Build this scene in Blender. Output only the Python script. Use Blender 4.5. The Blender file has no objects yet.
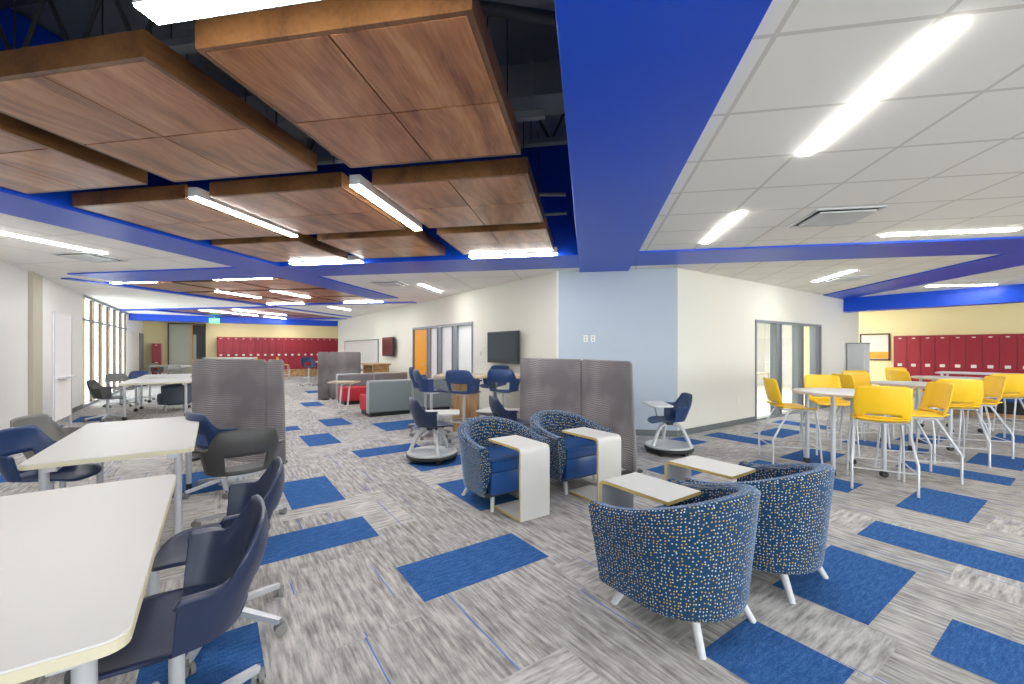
import bpy, bmesh, math, random
from mathutils import Vector, Matrix
random.seed(7)
S2 = 2 ** -.5
PI = math.pi
C = bpy.context.scene.collection
def W(u, v, z=0.0):                      # wall-grid coordinates (turned 45 degrees) to world
    return Vector(((u + v) * S2, (u - v) * S2, z))
def head(hx, hy):                        # rotation that turns local +Y to (hx,hy)
    return math.atan2(-hx, hy)
HU = head(S2, S2); HNU = head(-S2, -S2); HV = head(S2, -S2); HNV = head(-S2, S2)

# ------------------------------------------------------------------ materials
def mat(name, col, rough=.6, metal=0., emit=None, estr=0., spec=.5, coat=0.):
    m = bpy.data.materials.new(name); m.use_nodes = True
    b = m.node_tree.nodes['Principled BSDF']
    b.inputs['Base Color'].default_value = (*col, 1)
    b.inputs['Roughness'].default_value = rough
    b.inputs['Metallic'].default_value = metal
    b.inputs['Specular IOR Level'].default_value = spec
    b.inputs['Coat Weight'].default_value = coat; b.inputs['Coat Roughness'].default_value = .16
    if emit:
        b.inputs['Emission Color'].default_value = (*emit, 1)
        b.inputs['Emission Strength'].default_value = estr
    return m
class N:
    def __init__(s, m):
        s.t = m.node_tree; s.n = s.t.nodes; s.b = s.n['Principled BSDF']
    def a(s, typ, **k):
        nd = s.n.new(typ)
        for q, v in k.items(): setattr(nd, q, v)
        return nd
    def l(s, a, b): s.t.links.new(a, b)
    def math(s, op, a, b=None, c=None):
        nd = s.a('ShaderNodeMath', operation=op)
        for i, q in enumerate((a, b, c)):
            if q is None: continue
            if isinstance(q, (int, float)): nd.inputs[i].default_value = q
            else: s.l(q, nd.inputs[i])
        return nd.outputs[0]
    def mix(s, f, a, b):
        nd = s.a('ShaderNodeMix', data_type='RGBA')
        for q, i in ((f, 0), (a, 6), (b, 7)):
            if isinstance(q, (int, float)): nd.inputs[i].default_value = q
            elif isinstance(q, tuple): nd.inputs[i].default_value = (*q, 1)
            else: s.l(q, nd.inputs[i])
        return nd.outputs[2]
    def ramp(s, f, stops):
        nd = s.a('ShaderNodeValToRGB'); e = nd.color_ramp.elements
        while len(e) < len(stops): e.new(.5)
        for el, (p, c) in zip(e, stops): el.position = p; el.color = (*c, 1)
        s.l(f, nd.inputs[0]); return nd.outputs[0]
    def noise(s, vec, scale, detail=3, rough=.5, dim='3D'):
        nd = s.a('ShaderNodeTexNoise', noise_dimensions=dim)
        nd.inputs['Scale'].default_value = scale; nd.inputs['Detail'].default_value = detail
        nd.inputs['Roughness'].default_value = rough
        s.l(vec, nd.inputs['Vector']); return nd.outputs['Fac']
    def comb(s, x, y, z=0.):
        nd = s.a('ShaderNodeCombineXYZ')
        for i, q in enumerate((x, y, z)):
            if isinstance(q, (int, float)): nd.inputs[i].default_value = q
            else: s.l(q, nd.inputs[i])
        return nd.outputs[0]
    def pos(s, kind='Object'):
        tc = s.a('ShaderNodeTexCoord'); sp = s.a('ShaderNodeSeparateXYZ')
        s.l(tc.outputs[kind], sp.inputs[0]); return tc.outputs[kind], sp.outputs[0], sp.outputs[1], sp.outputs[2]

M = {}
def carpet():
    m = mat('carpet_grey', (.4, .4, .4), .95, spec=.1); n = N(m)
    _, x, y, z = n.pos()
    u = n.math('MULTIPLY', n.math('ADD', x, y), S2); v = n.math('MULTIPLY', n.math('SUBTRACT', x, y), S2)
    G = .4572
    row = n.math('FLOOR', n.math('DIVIDE', u, G)); row2 = n.math('FLOOR', n.math('DIVIDE', n.math('ADD', v, n.math('MULTIPLY', row, .3048)), 2 * G))
    wn = n.a('ShaderNodeTexWhiteNoise', noise_dimensions='2D'); n.l(n.comb(row, row2), wn.inputs[0])
    r = wn.outputs[0]
    A = n.comb(n.math('MULTIPLY', u, 42), n.math('ADD', n.math('MULTIPLY', v, 4.2), n.math('MULTIPLY', r, 40)))
    B = n.comb(n.math('ADD', n.math('MULTIPLY', u, 4.6), n.math('MULTIPLY', r, 20)), n.math('MULTIPLY', v, 36))
    na = n.noise(A, 1, 4, .65, '2D'); nb = n.noise(B, 1, 4, .65, '2D')
    pick = n.math('LESS_THAN', r, .78)
    f = n.math('ADD', n.math('MULTIPLY', na, pick), n.math('MULTIPLY', nb, n.math('SUBTRACT', 1, pick)))
    fine = n.noise(n.comb(n.math('MULTIPLY', u, 9), n.math('MULTIPLY', v, 9)), 1, 2, .5, '2D')
    f = n.math('ADD', n.math('MULTIPLY', f, .8), n.math('MULTIPLY', fine, .2))
    f = n.math('ADD', f, n.math('MULTIPLY', n.math('SUBTRACT', r, .5), .1))
    col = n.ramp(f, [(.30, (.20, .195, .19)), (.45, (.33, .32, .31)), (.57, (.455, .445, .43)), (.74, (.60, .585, .56))])
    # thin blue accent threads
    bl = n.noise(n.comb(n.math('MULTIPLY', u, 14), n.math('MULTIPLY', v, .9)), 1, 1, .3, '2D')
    line = n.math('LESS_THAN', n.math('ABSOLUTE', n.math('SUBTRACT', n.math('FRACT', n.math('ADD', n.math('DIVIDE', u, G * .5), n.math('MULTIPLY', r, 3.7))), .5)), .016)
    msk = n.math('MULTIPLY', line, n.math('GREATER_THAN', bl, .60))
    col = n.mix(n.math('MULTIPLY', msk, .8), col, (.05, .16, .55))
    n.l(col, n.b.inputs['Base Color'])
    bp = n.a('ShaderNodeBump'); bp.inputs['Strength'].default_value = .25; bp.inputs['Distance'].default_value = .004
    n.l(f, bp.inputs['Height']); n.l(bp.outputs[0], n.b.inputs['Normal'])
    return m
def carpet_blue():
    m = mat('carpet_blue', (.03, .12, .40), .95, spec=.1); n = N(m)
    p, x, y, z = n.pos()
    u = n.math('ADD', x, y); v = n.math('SUBTRACT', x, y)
    f = n.noise(n.comb(n.math('MULTIPLY', u, 8), n.math('MULTIPLY', v, 40)), 1, 4, .7, '2D')
    f2 = n.noise(p, 130, 2, .6)
    f = n.math('ADD', n.math('MULTIPLY', f, .5), n.math('MULTIPLY', f2, .5))
    n.l(n.ramp(f, [(.3, (.014, .060, .19)), (.5, (.032, .108, .30)), (.72, (.08, .19, .43))]), n.b.inputs['Base Color'])
    return m
def ceiling_tile(name, col, grid=.61, ox=.78, oy=1.95, gcol=None, two=False):
    m = mat(name, col, .9, spec=.1); n = N(m)
    p, x, y, z = n.pos()
    def g(c, o, G, w):
        return n.math('LESS_THAN', n.math('ABSOLUTE', n.math('SUBTRACT', n.math('FRACT', n.math('ADD', n.math('DIVIDE', n.math('SUBTRACT', c, o), G), 20.5)), .5)), w)
    gx = g(x, ox, grid, .02); gy = g(y, oy, grid, .02)
    k = n.math('MAXIMUM', gx, gy)
    n.l(n.mix(k, col, gcol), n.b.inputs['Base Color'])
    bp = n.a('ShaderNodeBump'); bp.inputs['Strength'].default_value = .3; bp.inputs['Distance'].default_value = .004
    n.l(k, bp.inputs['Height']); n.l(bp.outputs[0], n.b.inputs['Normal'])
    return m
def wood(name, dark, mid, light, rough=.3, sx=9, sy=1.1, coat=.3, up=False):
    m = mat(name, mid, rough, coat=coat); n = N(m)
    p, x, y, z = n.pos()
    if up: y, z = z, y
    oi = n.a('ShaderNodeObjectInfo'); r = n.math('MULTIPLY', oi.outputs['Random'], 30)
    wob = n.noise(n.comb(n.math('ADD', x, r), n.math('MULTIPLY', y, .7), z), 1.6, 2, .5)
    q = n.comb(n.math('ADD', n.math('MULTIPLY', n.math('ADD', x, n.math('MULTIPLY', wob, .5)), sx), r), n.math('MULTIPLY', y, sy), n.math('MULTIPLY', z, sx))
    f = n.noise(q, 1, 5, .6)
    f2 = n.noise(n.comb(n.math('MULTIPLY', x, 70), n.math('MULTIPLY', y, 4), n.math('MULTIPLY', z, 60)), 1, 2, .5)
    f = n.math('ADD', n.math('MULTIPLY', f, .82), n.math('MULTIPLY', f2, .18))
    n.l(n.ramp(f, [(.36, dark), (.5, mid), (.66, light)]), n.b.inputs['Base Color'])
    return m
def dotted():
    m = mat('dotted_fabric', (.02, .06, .2), .85, spec=.2); n = N(m)
    uv = n.a('ShaderNodeUVMap'); vo = n.a('ShaderNodeTexVoronoi', voronoi_dimensions='2D', feature='F1')
    n.l(uv.outputs[0], vo.inputs['Vector']); vo.inputs['Scale'].default_value = 52; vo.inputs['Randomness'].default_value = .6
    d = n.math('LESS_THAN', vo.outputs['Distance'], .205)
    sp = n.a('ShaderNodeSeparateColor'); n.l(vo.outputs['Color'], sp.inputs[0])
    c = n.mix(n.math('GREATER_THAN', sp.outputs[0], .48), (.50, .56, .56), (.55, .36, .04))
    keep = n.math('GREATER_THAN', sp.outputs[1], .12)
    n.l(n.mix(n.math('MULTIPLY', d, keep), (.006, .042, .105), c), n.b.inputs['Base Color'])
    n.b.inputs['Sheen Tint'].default_value = (.45, .65, 1, 1); n.b.inputs['Sheen Weight'].default_value = .6; n.b.inputs['Sheen Roughness'].default_value = .4
    return m
def screen_mesh():
    m = mat('screen_mesh', (.2, .18, .19), .8); n = N(m)
    p, x, y, z = n.pos()
    w = n.a('ShaderNodeTexWave', wave_type='BANDS', bands_direction='Z'); n.l(p, w.inputs['Vector'])
    w.inputs['Scale'].default_value = 12; w.inputs['Distortion'].default_value = 5; w.inputs['Detail'].default_value = 1; w.inputs['Detail Scale'].default_value = .5
    ms = n.noise(p, 1.7, 2, .5)
    k = n.math('MULTIPLY', w.outputs['Fac'], n.math('MAXIMUM', n.math('MULTIPLY', n.math('SUBTRACT', ms, .40), 3.2), 0))
    n.l(n.mix(k, (.150, .137, .145), (.42, .39, .39)), n.b.inputs['Base Color'])
    return m
M['carpet'] = carpet(); M['blue_carpet'] = carpet_blue()
M['tile'] = ceiling_tile('ceiling_tile', (.82, .81, .76), gcol=(.63, .615, .56))
M['tile_smooth'] = ceiling_tile('ceiling_tile_large', (.86, .85, .82), 1.22, -6.1, 1.5, (.74, .73, .70))
M['walnut'] = wood('walnut', (.17, .055, .022), (.38, .155, .062), (.56, .29, .14), .30, 5, 1.0, .35)
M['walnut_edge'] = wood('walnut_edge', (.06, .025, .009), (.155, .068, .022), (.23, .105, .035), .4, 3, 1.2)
M['oak'] = wood('oak', (.25, .13, .05), (.42, .25, .11), (.55, .36, .19), .45, 12, 3)
M['oak_v'] = wood('oak_vertical', (.25, .13, .05), (.40, .24, .11), (.52, .34, .18), .45, 12, 1.5, up=True)
M['table_wood'] = wood('table_wood', (.52, .39, .26), (.62, .49, .34), (.70, .57, .42), .35, 12, 3)
M['dots'] = dotted(); M['mesh'] = screen_mesh()
M['soffit'] = mat('soffit_blue', (.0, .068, .62), .38, spec=.45)
M['wall'] = mat('wall_white', (.71, .70, .62), .75, spec=.2)
M['wallw'] = mat('wall_bright', (.82, .82, .80), .75, spec=.2)
M['wallb'] = mat('wall_paleblue', (.42, .485, .55), .75, spec=.2)
M['beige'] = mat('wall_beige', (.50, .48, .38), .75, spec=.2)
M['yellow_wall'] = mat('wall_yellow', (.88, .79, .46), .75, spec=.2)
M['base'] = mat('rubber_base', (.13, .145, .145), .6)
M['navy'] = mat('plastic_navy', (.017, .028, .070), .36)
M['navy2'] = mat('plastic_blue', (.016, .045, .135), .36)
M['slate'] = mat('upholstery_slate', (.07, .095, .125), .8)
M['greyplastic'] = mat('plastic_grey', (.05, .05, .05), .45)
M['midgrey'] = mat('plastic_midgrey', (.20, .20, .19), .5)
M['silver'] = mat('silver_paint', (.52, .54, .57), .35, .35)
M['lightgrey'] = mat('light_grey_plastic', (.55, .57, .58), .45)
M['white'] = mat('laminate_white', (.63, .635, .61), .35)
M['cream'] = mat('edge_cream', (.62, .58, .42), .5)
M['yedge'] = mat('edge_yellow', (.55, .42, .13), .5)
M['black'] = mat('black_rubber', (.012, .012, .013), .5)
M['charcoal'] = mat('charcoal', (.035, .037, .042), .6)
M['yellow'] = mat('plastic_yellow', (.88, .54, .012), .38)
M['vinyl'] = mat('vinyl_blue', (.012, .075, .26), .3)
M['red'] = mat('locker_red', (.30, .012, .028), .38)
M['redfab'] = mat('fabric_red', (.50, .025, .045), .8)
M['sofa_grey'] = mat('fabric_grey', (.20, .235, .25), .85)
M['sofa_light'] = mat('fabric_light', (.36, .39, .40), .85)
M['mullion'] = mat('mullion_grey', (.25, .275, .29), .45, .3)
M['orange'] = mat('door_orange', (.85, .36, .01), .4)
M['plate'] = mat('plate_white', (.75, .74, .68), .5)
M['deck'] = mat('deck_grey', (.24, .265, .29), .6)
M['steel'] = mat('dark_steel', (.07, .075, .085), .5)
M['duct'] = mat('duct_grey', (.30, .33, .35), .45, .3)
M['glow'] = mat('led_diffuser', (1, 1, 1), .5, emit=(1, .985, .95), estr=13)
M['screen'] = mat('tv_screen', (.012, .024, .030), .25, spec=.12)
M['green'] = mat('exit_green', (.1, .6, .25), .5, emit=(.08, .62, .20), estr=.55)
M['timber'] = mat('timber_post', (.85, .72, .42), .5)
M['darkwood'] = mat('dark_brown', (.07, .045, .03), .5)
M['panel_green'] = mat('panel_sage', (.42, .45, .37), .6)
def glass():
    m = bpy.data.materials.new('clear_glass'); m.use_nodes = True; t = m.node_tree
    for q in list(t.nodes): t.nodes.remove(q)
    o = t.nodes.new('ShaderNodeOutputMaterial'); mx = t.nodes.new('ShaderNodeMixShader')
    tr = t.nodes.new('ShaderNodeBsdfTransparent'); gl = t.nodes.new('ShaderNodeBsdfGlossy')
    gl.inputs['Roughness'].default_value = .02; tr.inputs[0].default_value = (.95, .97, .97, 1)
    mx.inputs[0].default_value = .08
    t.links.new(tr.outputs[0], mx.inputs[1]); t.links.new(gl.outputs[0], mx.inputs[2]); t.links.new(mx.outputs[0], o.inputs[0])
    return m
M['glass'] = glass()
M['frost'] = mat('frosted_film', (.85, .87, .88), .5)

# ------------------------------------------------------------------ mesh helpers
def box(bm, c, s, rz=0., mi=0, rx=0., ry=0.):
    r = bmesh.ops.create_cube(bm, size=1)
    mt = Matrix.Translation(c) @ Matrix.Rotation(rz, 4, 'Z') @ Matrix.Rotation(ry, 4, 'Y') @ Matrix.Rotation(rx, 4, 'X') @ Matrix.Diagonal((*s, 1))
    bmesh.ops.transform(bm, matrix=mt, verts=r['verts'])
    if mi:
        for f in {f for v in r['verts'] for f in v.link_faces}: f.material_index = mi
    return r['verts']
def rbox(bm, c, s, b=.02, seg=3, rz=0.):
    t = bmesh.new(); bmesh.ops.create_cube(t, size=1); bmesh.ops.scale(t, vec=s, verts=t.verts)
    bmesh.ops.bevel(t, geom=t.edges[:], offset=b, segments=seg, profile=.5, affect='EDGES')
    bmesh.ops.transform(t, matrix=Matrix.Translation(c) @ Matrix.Rotation(rz, 4, 'Z'), verts=t.verts)
    merge(bm, t)
def merge(bm, t):
    me = bpy.data.meshes.new('tmp'); t.to_mesh(me); t.free(); bm.from_mesh(me); bpy.data.meshes.remove(me)
def cyl(bm, c, r, h, seg=20, r2=None, cap=True):
    q = bmesh.ops.create_cone(bm, cap_ends=cap, segments=seg, radius1=r, radius2=r if r2 is None else r2, depth=h)
    bmesh.ops.translate(bm, vec=c, verts=q['verts']); return q['verts']
def tube(bm, pts, r, seg=10, r2=None):
    pts = [Vector(p) for p in pts]; rings = []; n = len(pts)
    for i, p in enumerate(pts):
        d = (pts[min(i + 1, n - 1)] - pts[max(i - 1, 0)]).normalized()
        a = d.cross(Vector((0, 0, 1)))
        if a.length < .05: a = Vector((1, 0, 0)) if i == 0 or abs(d.z) > .999 else d.cross(Vector((0, 1, 0)))
        a.normalize(); b = d.cross(a).normalized()
        rr = r if r2 is None else r + (r2 - r) * i / (n - 1)
        rings.append([bm.verts.new(p + a * rr * math.cos(t * 2 * PI / seg) + b * rr * math.sin(t * 2 * PI / seg)) for t in range(seg)])
    for i in range(n - 1):
        best = min(range(seg), key=lambda k: sum((rings[i + 1][(j + k) % seg].co - rings[i][j].co).length for j in range(0, seg, 3)))
        rings[i + 1] = rings[i + 1][best:] + rings[i + 1][:best]
        for j in range(seg):
            bm.faces.new((rings[i][j], rings[i][(j + 1) % seg], rings[i + 1][(j + 1) % seg], rings[i + 1][j]))
    bm.faces.new(rings[0]); bm.faces.new(rings[-1][::-1])
def prism(bm, pts, z0, z1, bev=0.):
    t = bmesh.new()
    f = t.faces.new([t.verts.new((x, y, z0)) for x, y in pts])
    e = bmesh.ops.extrude_face_region(t, geom=[f])
    bmesh.ops.translate(t, vec=(0, 0, z1 - z0), verts=[q for q in e['geom'] if isinstance(q, bmesh.types.BMVert)])
    bmesh.ops.recalc_face_normals(t, faces=t.faces)
    if bev: bmesh.ops.bevel(t, geom=[q for q in t.edges if abs(q.verts[0].co.z - q.verts[1].co.z) < 1e-5], offset=bev, segments=2, affect='EDGES')
    merge(bm, t)
def rounded(w, d, r, seg=5):
    out = []
    for cx, cy, a0 in ((w / 2 - r, d / 2 - r, 0), (-w / 2 + r, d / 2 - r, 90), (-w / 2 + r, -d / 2 + r, 180), (w / 2 - r, -d / 2 + r, 270)):
        for i in range(seg + 1):
            a = math.radians(a0 + 90 * i / seg); out.append((cx + r * math.cos(a), cy + r * math.sin(a)))
    return out
def lathe(bm, prof, seg=32, c=(0, 0)):
    rings = []
    for r, z in prof:
        rings.append([bm.verts.new((c[0] + r * math.cos(2 * PI * j / seg), c[1] + r * math.sin(2 * PI * j / seg), z)) for j in range(seg)])
    for a, b in zip(rings, rings[1:]):
        for j in range(seg): bm.faces.new((a[j], a[(j + 1) % seg], b[(j + 1) % seg], b[j]))
    bm.faces.new(rings[0][::-1]); bm.faces.new(rings[-1])
def obj(name, bm, m, parent=None, smooth=False, label=None):
    bmesh.ops.recalc_face_normals(bm, faces=bm.faces)
    me = bpy.data.meshes.new(name); bm.to_mesh(me); bm.free()
    for q in (m if isinstance(m, (list, tuple)) else [m]): me.materials.append(M[q] if isinstance(q, str) else q)
    if smooth:
        for p in me.polygons: p.use_smooth = True
        try: me.set_sharp_from_angle(angle=math.radians(38))
        except Exception: pass
    o = bpy.data.objects.new(name, me); C.objects.link(o)
    if parent: o.parent = parent
    if label: o['label'] = label
    return o
def tag(o, label, cat, group=None, kind=None):
    o['label'] = label; o['category'] = cat
    if group: o['group'] = group
    if kind: o['kind'] = kind
    return o
def thing(name, label, cat, loc=(0, 0, 0), rz=0., group=None):
    o = bpy.data.objects.new(name, None); C.objects.link(o); o.empty_display_size = .1
    o.location = loc; o.rotation_euler = (0, 0, rz)
    return tag(o, label, cat, group)
def dup(root, loc, rz, label, group=None):
    r = root.copy(); C.objects.link(r); r.location = loc; r.rotation_euler = (0, 0, rz); r['label'] = label
    if group: r['group'] = group
    for ch in list(root.children):
        c = ch.copy(); C.objects.link(c); c.parent = r
        for g in list(ch.children):
            d = g.copy(); C.objects.link(d); d.parent = c
    return r
def struct(name, bm, m, smooth=False):
    o = obj(name, bm, m, smooth=smooth); o['kind'] = 'structure'; return o
class Maker:                              # first placement uses the master, later ones copy it
    def __init__(s, fn): s.fn = fn; s.m = None
    def __call__(s, loc, rz, label, group=None):
        if s.m is None:
            s.m = s.fn(label, group); s.m.location = loc; s.m.rotation_euler = (0, 0, rz); return s.m
        return dup(s.m, loc, rz, label, group)

# ------------------------------------------------------------------ SETTING
CZ = 2.743; BZ = 2.72
G = .4572
cam_f, cam_H, cam_h, cth = 425., 349., 1.425, math.radians(10)
bm = bmesh.new()
ext = [(-30, -5), (18, -5), (18, 30), (-30, 30)]
bm.faces.new([bm.verts.new((x, y, 0)) for x, y in ext])
# blue carpet tiles (uv bounds in metres)
TILES = [(0.968, 1.882, -2.699, -2.241), (0.561, 1.019, -5.112, -4.198), (0.118, 1.032, -3.694, -3.236), (1.131, 1.589, -7.682, -6.768), (0.796, 1.254, -8.734, -8.276), (1.696, 2.154, -9.232, -8.318), (1.836, 2.294, -12.432, -11.518), (2.471, 2.929, -15.812, -14.898), (1.563, 2.477, -6.144, -5.686), (2.443, 3.357, -8.182, -7.268), (1.968, 2.882, -5.104, -4.646), (1.916, 2.374, -4.127, -3.213), (-0.354, 0.104, -6.112, -5.198), (-2.099, -1.641, -7.279, -6.821), (-2.734, -2.276, -11.287, -10.373), (-2.304, -1.846, -12.527, -11.613), (-0.274, 0.184, -2.579, -2.121), (2.758, 3.672, -1.199, -0.741), (4.041, 4.499, -1.157, -0.243), (5.048, 5.962, -1.164, -0.706), (2.731, 3.189, -0.504, -0.046), (1.866, 2.324, -1.129, -0.671), (6.766, 7.224, -1.562, -0.648), (7.708, 8.622, -1.104, -0.646), (9.973, 10.887, -1.169, -0.711), (6.606, 7.064, -3.932, -3.018), (5.278, 6.192, -4.069, -3.611), (7.423, 8.337, -3.544, -3.086), (6.073, 6.987, -2.569, -2.111), (5.276, 5.734, -2.659, -2.201), (4.166, 4.624, -3.204, -2.746), (8.851, 9.309, -3.887, -2.973), (5.136, 5.594, -1.999, -1.541), (7.851, 8.309, -2.442, -1.528), (8.733, 9.647, -2.024, -1.566)]
for (u0, u1, v0, v1) in TILES:
    f = bm.faces.new([bm.verts.new(W(a, b, .0015)) for a, b in ((u0, v0), (u0, v1), (u1, v1), (u1, v0))])
    f.material_index = 1
bmesh.ops.bisect_plane(bm, geom=bm.verts[:] + bm.edges[:] + bm.faces[:], plane_co=W(-2.74, 0), plane_no=(-1, -1, 0), clear_outer=True)
fl = struct('floor', bm, ['carpet', 'blue_carpet'])
for p in fl.data.polygons:
    if p.normal.z < 0: p.flip()

# walls (thin boxes standing on the 45 degree grid)
def wall_v(bm, u, v0, v1, z0, z1, t, side, mi=0):     # wall in plane u, thickness away on side (+1 / -1)
    c = W(u + side * t / 2, (v0 + v1) / 2, (z0 + z1) / 2)
    box(bm, c, (t, abs(v1 - v0), z1 - z0), math.radians(45), mi)
def wall_u(bm, v, u0, u1, z0, z1, t, side, mi=0):
    c = W((u0 + u1) / 2, v + side * t / 2, (z0 + z1) / 2)
    box(bm, c, (abs(u1 - u0), t, z1 - z0), math.radians(45), mi)
TOP = 4.3
# back wall u = 4.75, v from -5.47 to -21 ; opening v -11.82..-8.31 to z 2.04
bm = bmesh.new()
wall_v(bm, 4.75, -5.47, -8.31, 0, TOP, .15, 1); wall_v(bm, 4.75, -11.82, -21, 0, TOP, .15, 1)
wall_v(bm, 4.75, -8.31, -11.82, 2.04, TOP, .15, 1)
struct('wall_back', bm, 'wall')
bm = bmesh.new(); box(bm, (.48, 7.26 + .075, TOP / 2), (1.94, .15, TOP)); struct('wall_corner', bm, 'wallb')
# right wall v = -4.115, u 6.15..14.3; opening u 8.73..11.95 to z 1.98
RV = -4.115
bm = bmesh.new()
wall_u(bm, RV, 6.152, 8.73, 0, TOP, .15, -1); wall_u(bm, RV, 11.95, 14.55, 0, TOP, .15, -1); wall_u(bm, RV, 8.73, 11.95, 2.0, TOP, .15, -1)
struct('wall_right', bm, 'wall')
bm = bmesh.new(); wall_v(bm, 17.4, -6.5, 9, 0, TOP, .15, 1); struct('wall_lockers', bm, 'yellow_wall')
bm = bmesh.new(); wall_u(bm, -25, -2.75, 9.5, 0, TOP, .15, -1); struct('wall_far', bm, 'yellow_wall')
# left wall
LU = -2.6
bm = bmesh.new(); wall_v(bm, LU, 3.5, -10.65, 0, TOP, .15, -1); wall_v(bm, LU, -11.15, -14.3, 0, TOP, .15, -1)
wall_v(bm, LU, -14.3, -20.7, CZ, TOP, .15, -1)
wall_v(bm, LU, -20.7, -25.1, 0, TOP, .15, -1)
struct('wall_left', bm, 'wallw')
bm = bmesh.new(); wall_v(bm, LU + .06, -10.65, -11.15, 0, CZ, .3, -1); struct('wall_column', bm, 'beige')
# baseboards
bm = bmesh.new(); wall_v(bm, 4.75, -5.48, -8.31, 0, .1, .012, -1); wall_v(bm, 4.75, -11.82, -21, 0, .1, .012, -1)
struct('baseboard_back', bm, 'base')
bm = bmesh.new(); box(bm, (.48, 7.254, .05), (1.93, .012, .1)); struct('baseboard_corner', bm, 'base')
bm = bmesh.new(); wall_u(bm, RV, 6.16, 8.73, 0, .1, .012, 1); wall_u(bm, RV, 11.95, 14.55, 0, .1, .012, 1); struct('baseboard_right', bm, 'base')
bm = bmesh.new(); wall_v(bm, LU, 3.5, -10.65, 0, .1, .012, 1); wall_v(bm, LU, -11.15, -14.3, 0, .1, .012, 1); wall_v(bm, LU + .06, -10.64, -11.16, 0, .1, .012, 1); struct('baseboard_left', bm, 'base')
# ceiling: big sheet cut around the voids
V1 = (-4.75, -.12, -4.2, 5.93); V2 = (-9.45, -5.5, 6.85, 11.1); V3 = (-14.3, -10.3, 11.95, 16.6)
holes = [V1, V2, V3]
def sheet(x0, x1, y0, y1, z, mi, bm):
    bm.faces.new([bm.verts.new(p) for p in ((x0, y0, z), (x0, y1, z), (x1, y1, z), (x1, y0, z))]).material_index = mi
bm = bmesh.new()
sheet(-.12, 18, -5, 30, CZ, 0, bm)
sheet(-4.75, -.12, 5.93, 30, CZ, 1, bm); sheet(-4.75, -.12, -5, -4.2, CZ, 1, bm)
sheet(-5.5, -4.75, -5, 30, CZ, 1, bm)
sheet(-9.45, -5.5, -5, 6.85, CZ, 1, bm); sheet(-9.45, -5.5, 11.1, 30, CZ, 1, bm)
sheet(-10.3, -9.45, -5, 30, CZ, 1, bm)
sheet(-14.3, -10.3, -5, 11.95, CZ, 1, bm); sheet(-14.3, -10.3, 16.6, 30, CZ, 1, bm)
sheet(-30, -14.3, -5, 30, CZ, 1, bm)
bmesh.ops.bisect_plane(bm, geom=bm.verts[:] + bm.edges[:] + bm.faces[:], plane_co=W(-2.74, 0), plane_no=(-1, -1, 0), clear_outer=True)
o = struct('ceiling', bm, ['tile', 'tile_smooth'])
for p in o.data.polygons:
    if p.normal.z > 0: p.flip()
bm = bmesh.new()
for (x0, x1, y0, y1) in holes: sheet(x0 - 1.5, x1 + 1.5, y0 - 1.5, y1 + 1.5, TOP, 0, bm)
box(bm, (-2.4, 1, TOP + .1), (9, 14, .1)); struct('ceiling_deck', bm, 'deck')
# blue beams, each one soffit box
def beam(name, x0, x1, y0, y1, z1=3.3, z0=BZ):
    bm = bmesh.new(); box(bm, ((x0 + x1) / 2, (y0 + y1) / 2, (z0 + z1) / 2), (x1 - x0, y1 - y0, z1 - z0))
    bmesh.ops.bevel(bm, geom=bm.edges[:], offset=.004, segments=1, affect='EDGES')
    return struct(name, bm, 'soffit')
beam('trim_1', -.12, .68, -4.9, 7.25, 4.28, BZ - .004)
beam('trim_2', -5.5, -4.75, -4.9, 10.2, 4.28)
beam('trim_3', .68, 15.5, 5.93, 6.86); beam('trim_4', -4.75, -.12, 5.93, 6.86, 4.28); beam('trim_5', -8.9, -5.5, 5.93, 6.86, 4.28)
beam('plenum_light_stop', -4.75, -.12, -4.9, -4.2, 4.28)  # unseen box added to shut outside light out of the near void
beam('trim_6', 5.65, 6.65, 6.86, 12.4)
beam('trim_7', -9.6, -9.42, 6.3, 15.9, 4.28)
beam('trim_8', -9.42, -4.75, 11.1, 11.4, 4.28); beam('trim_9', -15.5, -9.6, 11.6, 11.95)
beam('trim_10', -14.55, -14.3, 11.95, 17); beam('trim_11', -14.3, -10.3, 16.6, 17.0)
# header bands over the locker halls
bm = bmesh.new(); wall_v(bm, 13.4, -4.11, 7, 2.39, CZ, .4, 1); struct('trim_12', bm, 'soffit')
bm = bmesh.new(); wall_u(bm, -21, -2.6, 4.74, 2.5, CZ + .0, .4, -1); struct('trim_13', bm, 'soffit')

# plenum: joists, ducts, pipes above the near void
def joist(y, label, x0=-5.0, x1=.2, zt=4.2, zb=3.62, axis='x'):
    t = thing('roof_truss', label, 'roof truss', (0, y, 0), 0, 'open web trusses above the wood panels')
    b = bmesh.new(); box(b, ((x0 + x1) / 2, 0, zt), (x1 - x0, .09, .06)); obj('top_chord', b, 'steel', t)
    b = bmesh.new(); box(b, ((x0 + x1) / 2, 0, zb), (x1 - x0, .09, .05)); obj('bottom_chord', b, 'duct', t)
    b = bmesh.new(); n = 9; dx = (x1 - x0) / n
    for i in range(n):
        xa = x0 + i * dx; tube(b, [(xa, 0, zb), (xa + dx / 2, 0, zt)], .016, 8); tube(b, [(xa + dx / 2, 0, zt), (xa + dx, 0, zb)], .016, 8)
    obj('web', b, 'steel', t)
for y, lb in ((1.05, 'dark open web roof truss above the nearest wood panel'), (2.62, 'dark open web roof truss crossing behind the first panel row'), (4.5, 'dark open web roof truss above the second wood panel row')):
    joist(y, lb)
bm = bmesh.new(); box(bm, (-1.7, 3.98, 3.86), (5.6, .34, .3)); box(bm, (-1.7, 3.98, 3.86), (.03, .38, .34)); box(bm, (-3.2, 3.98, 3.86), (.03, .38, .34)); box(bm, (-.5, 3.98, 3.86), (.03, .38, .34))
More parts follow.
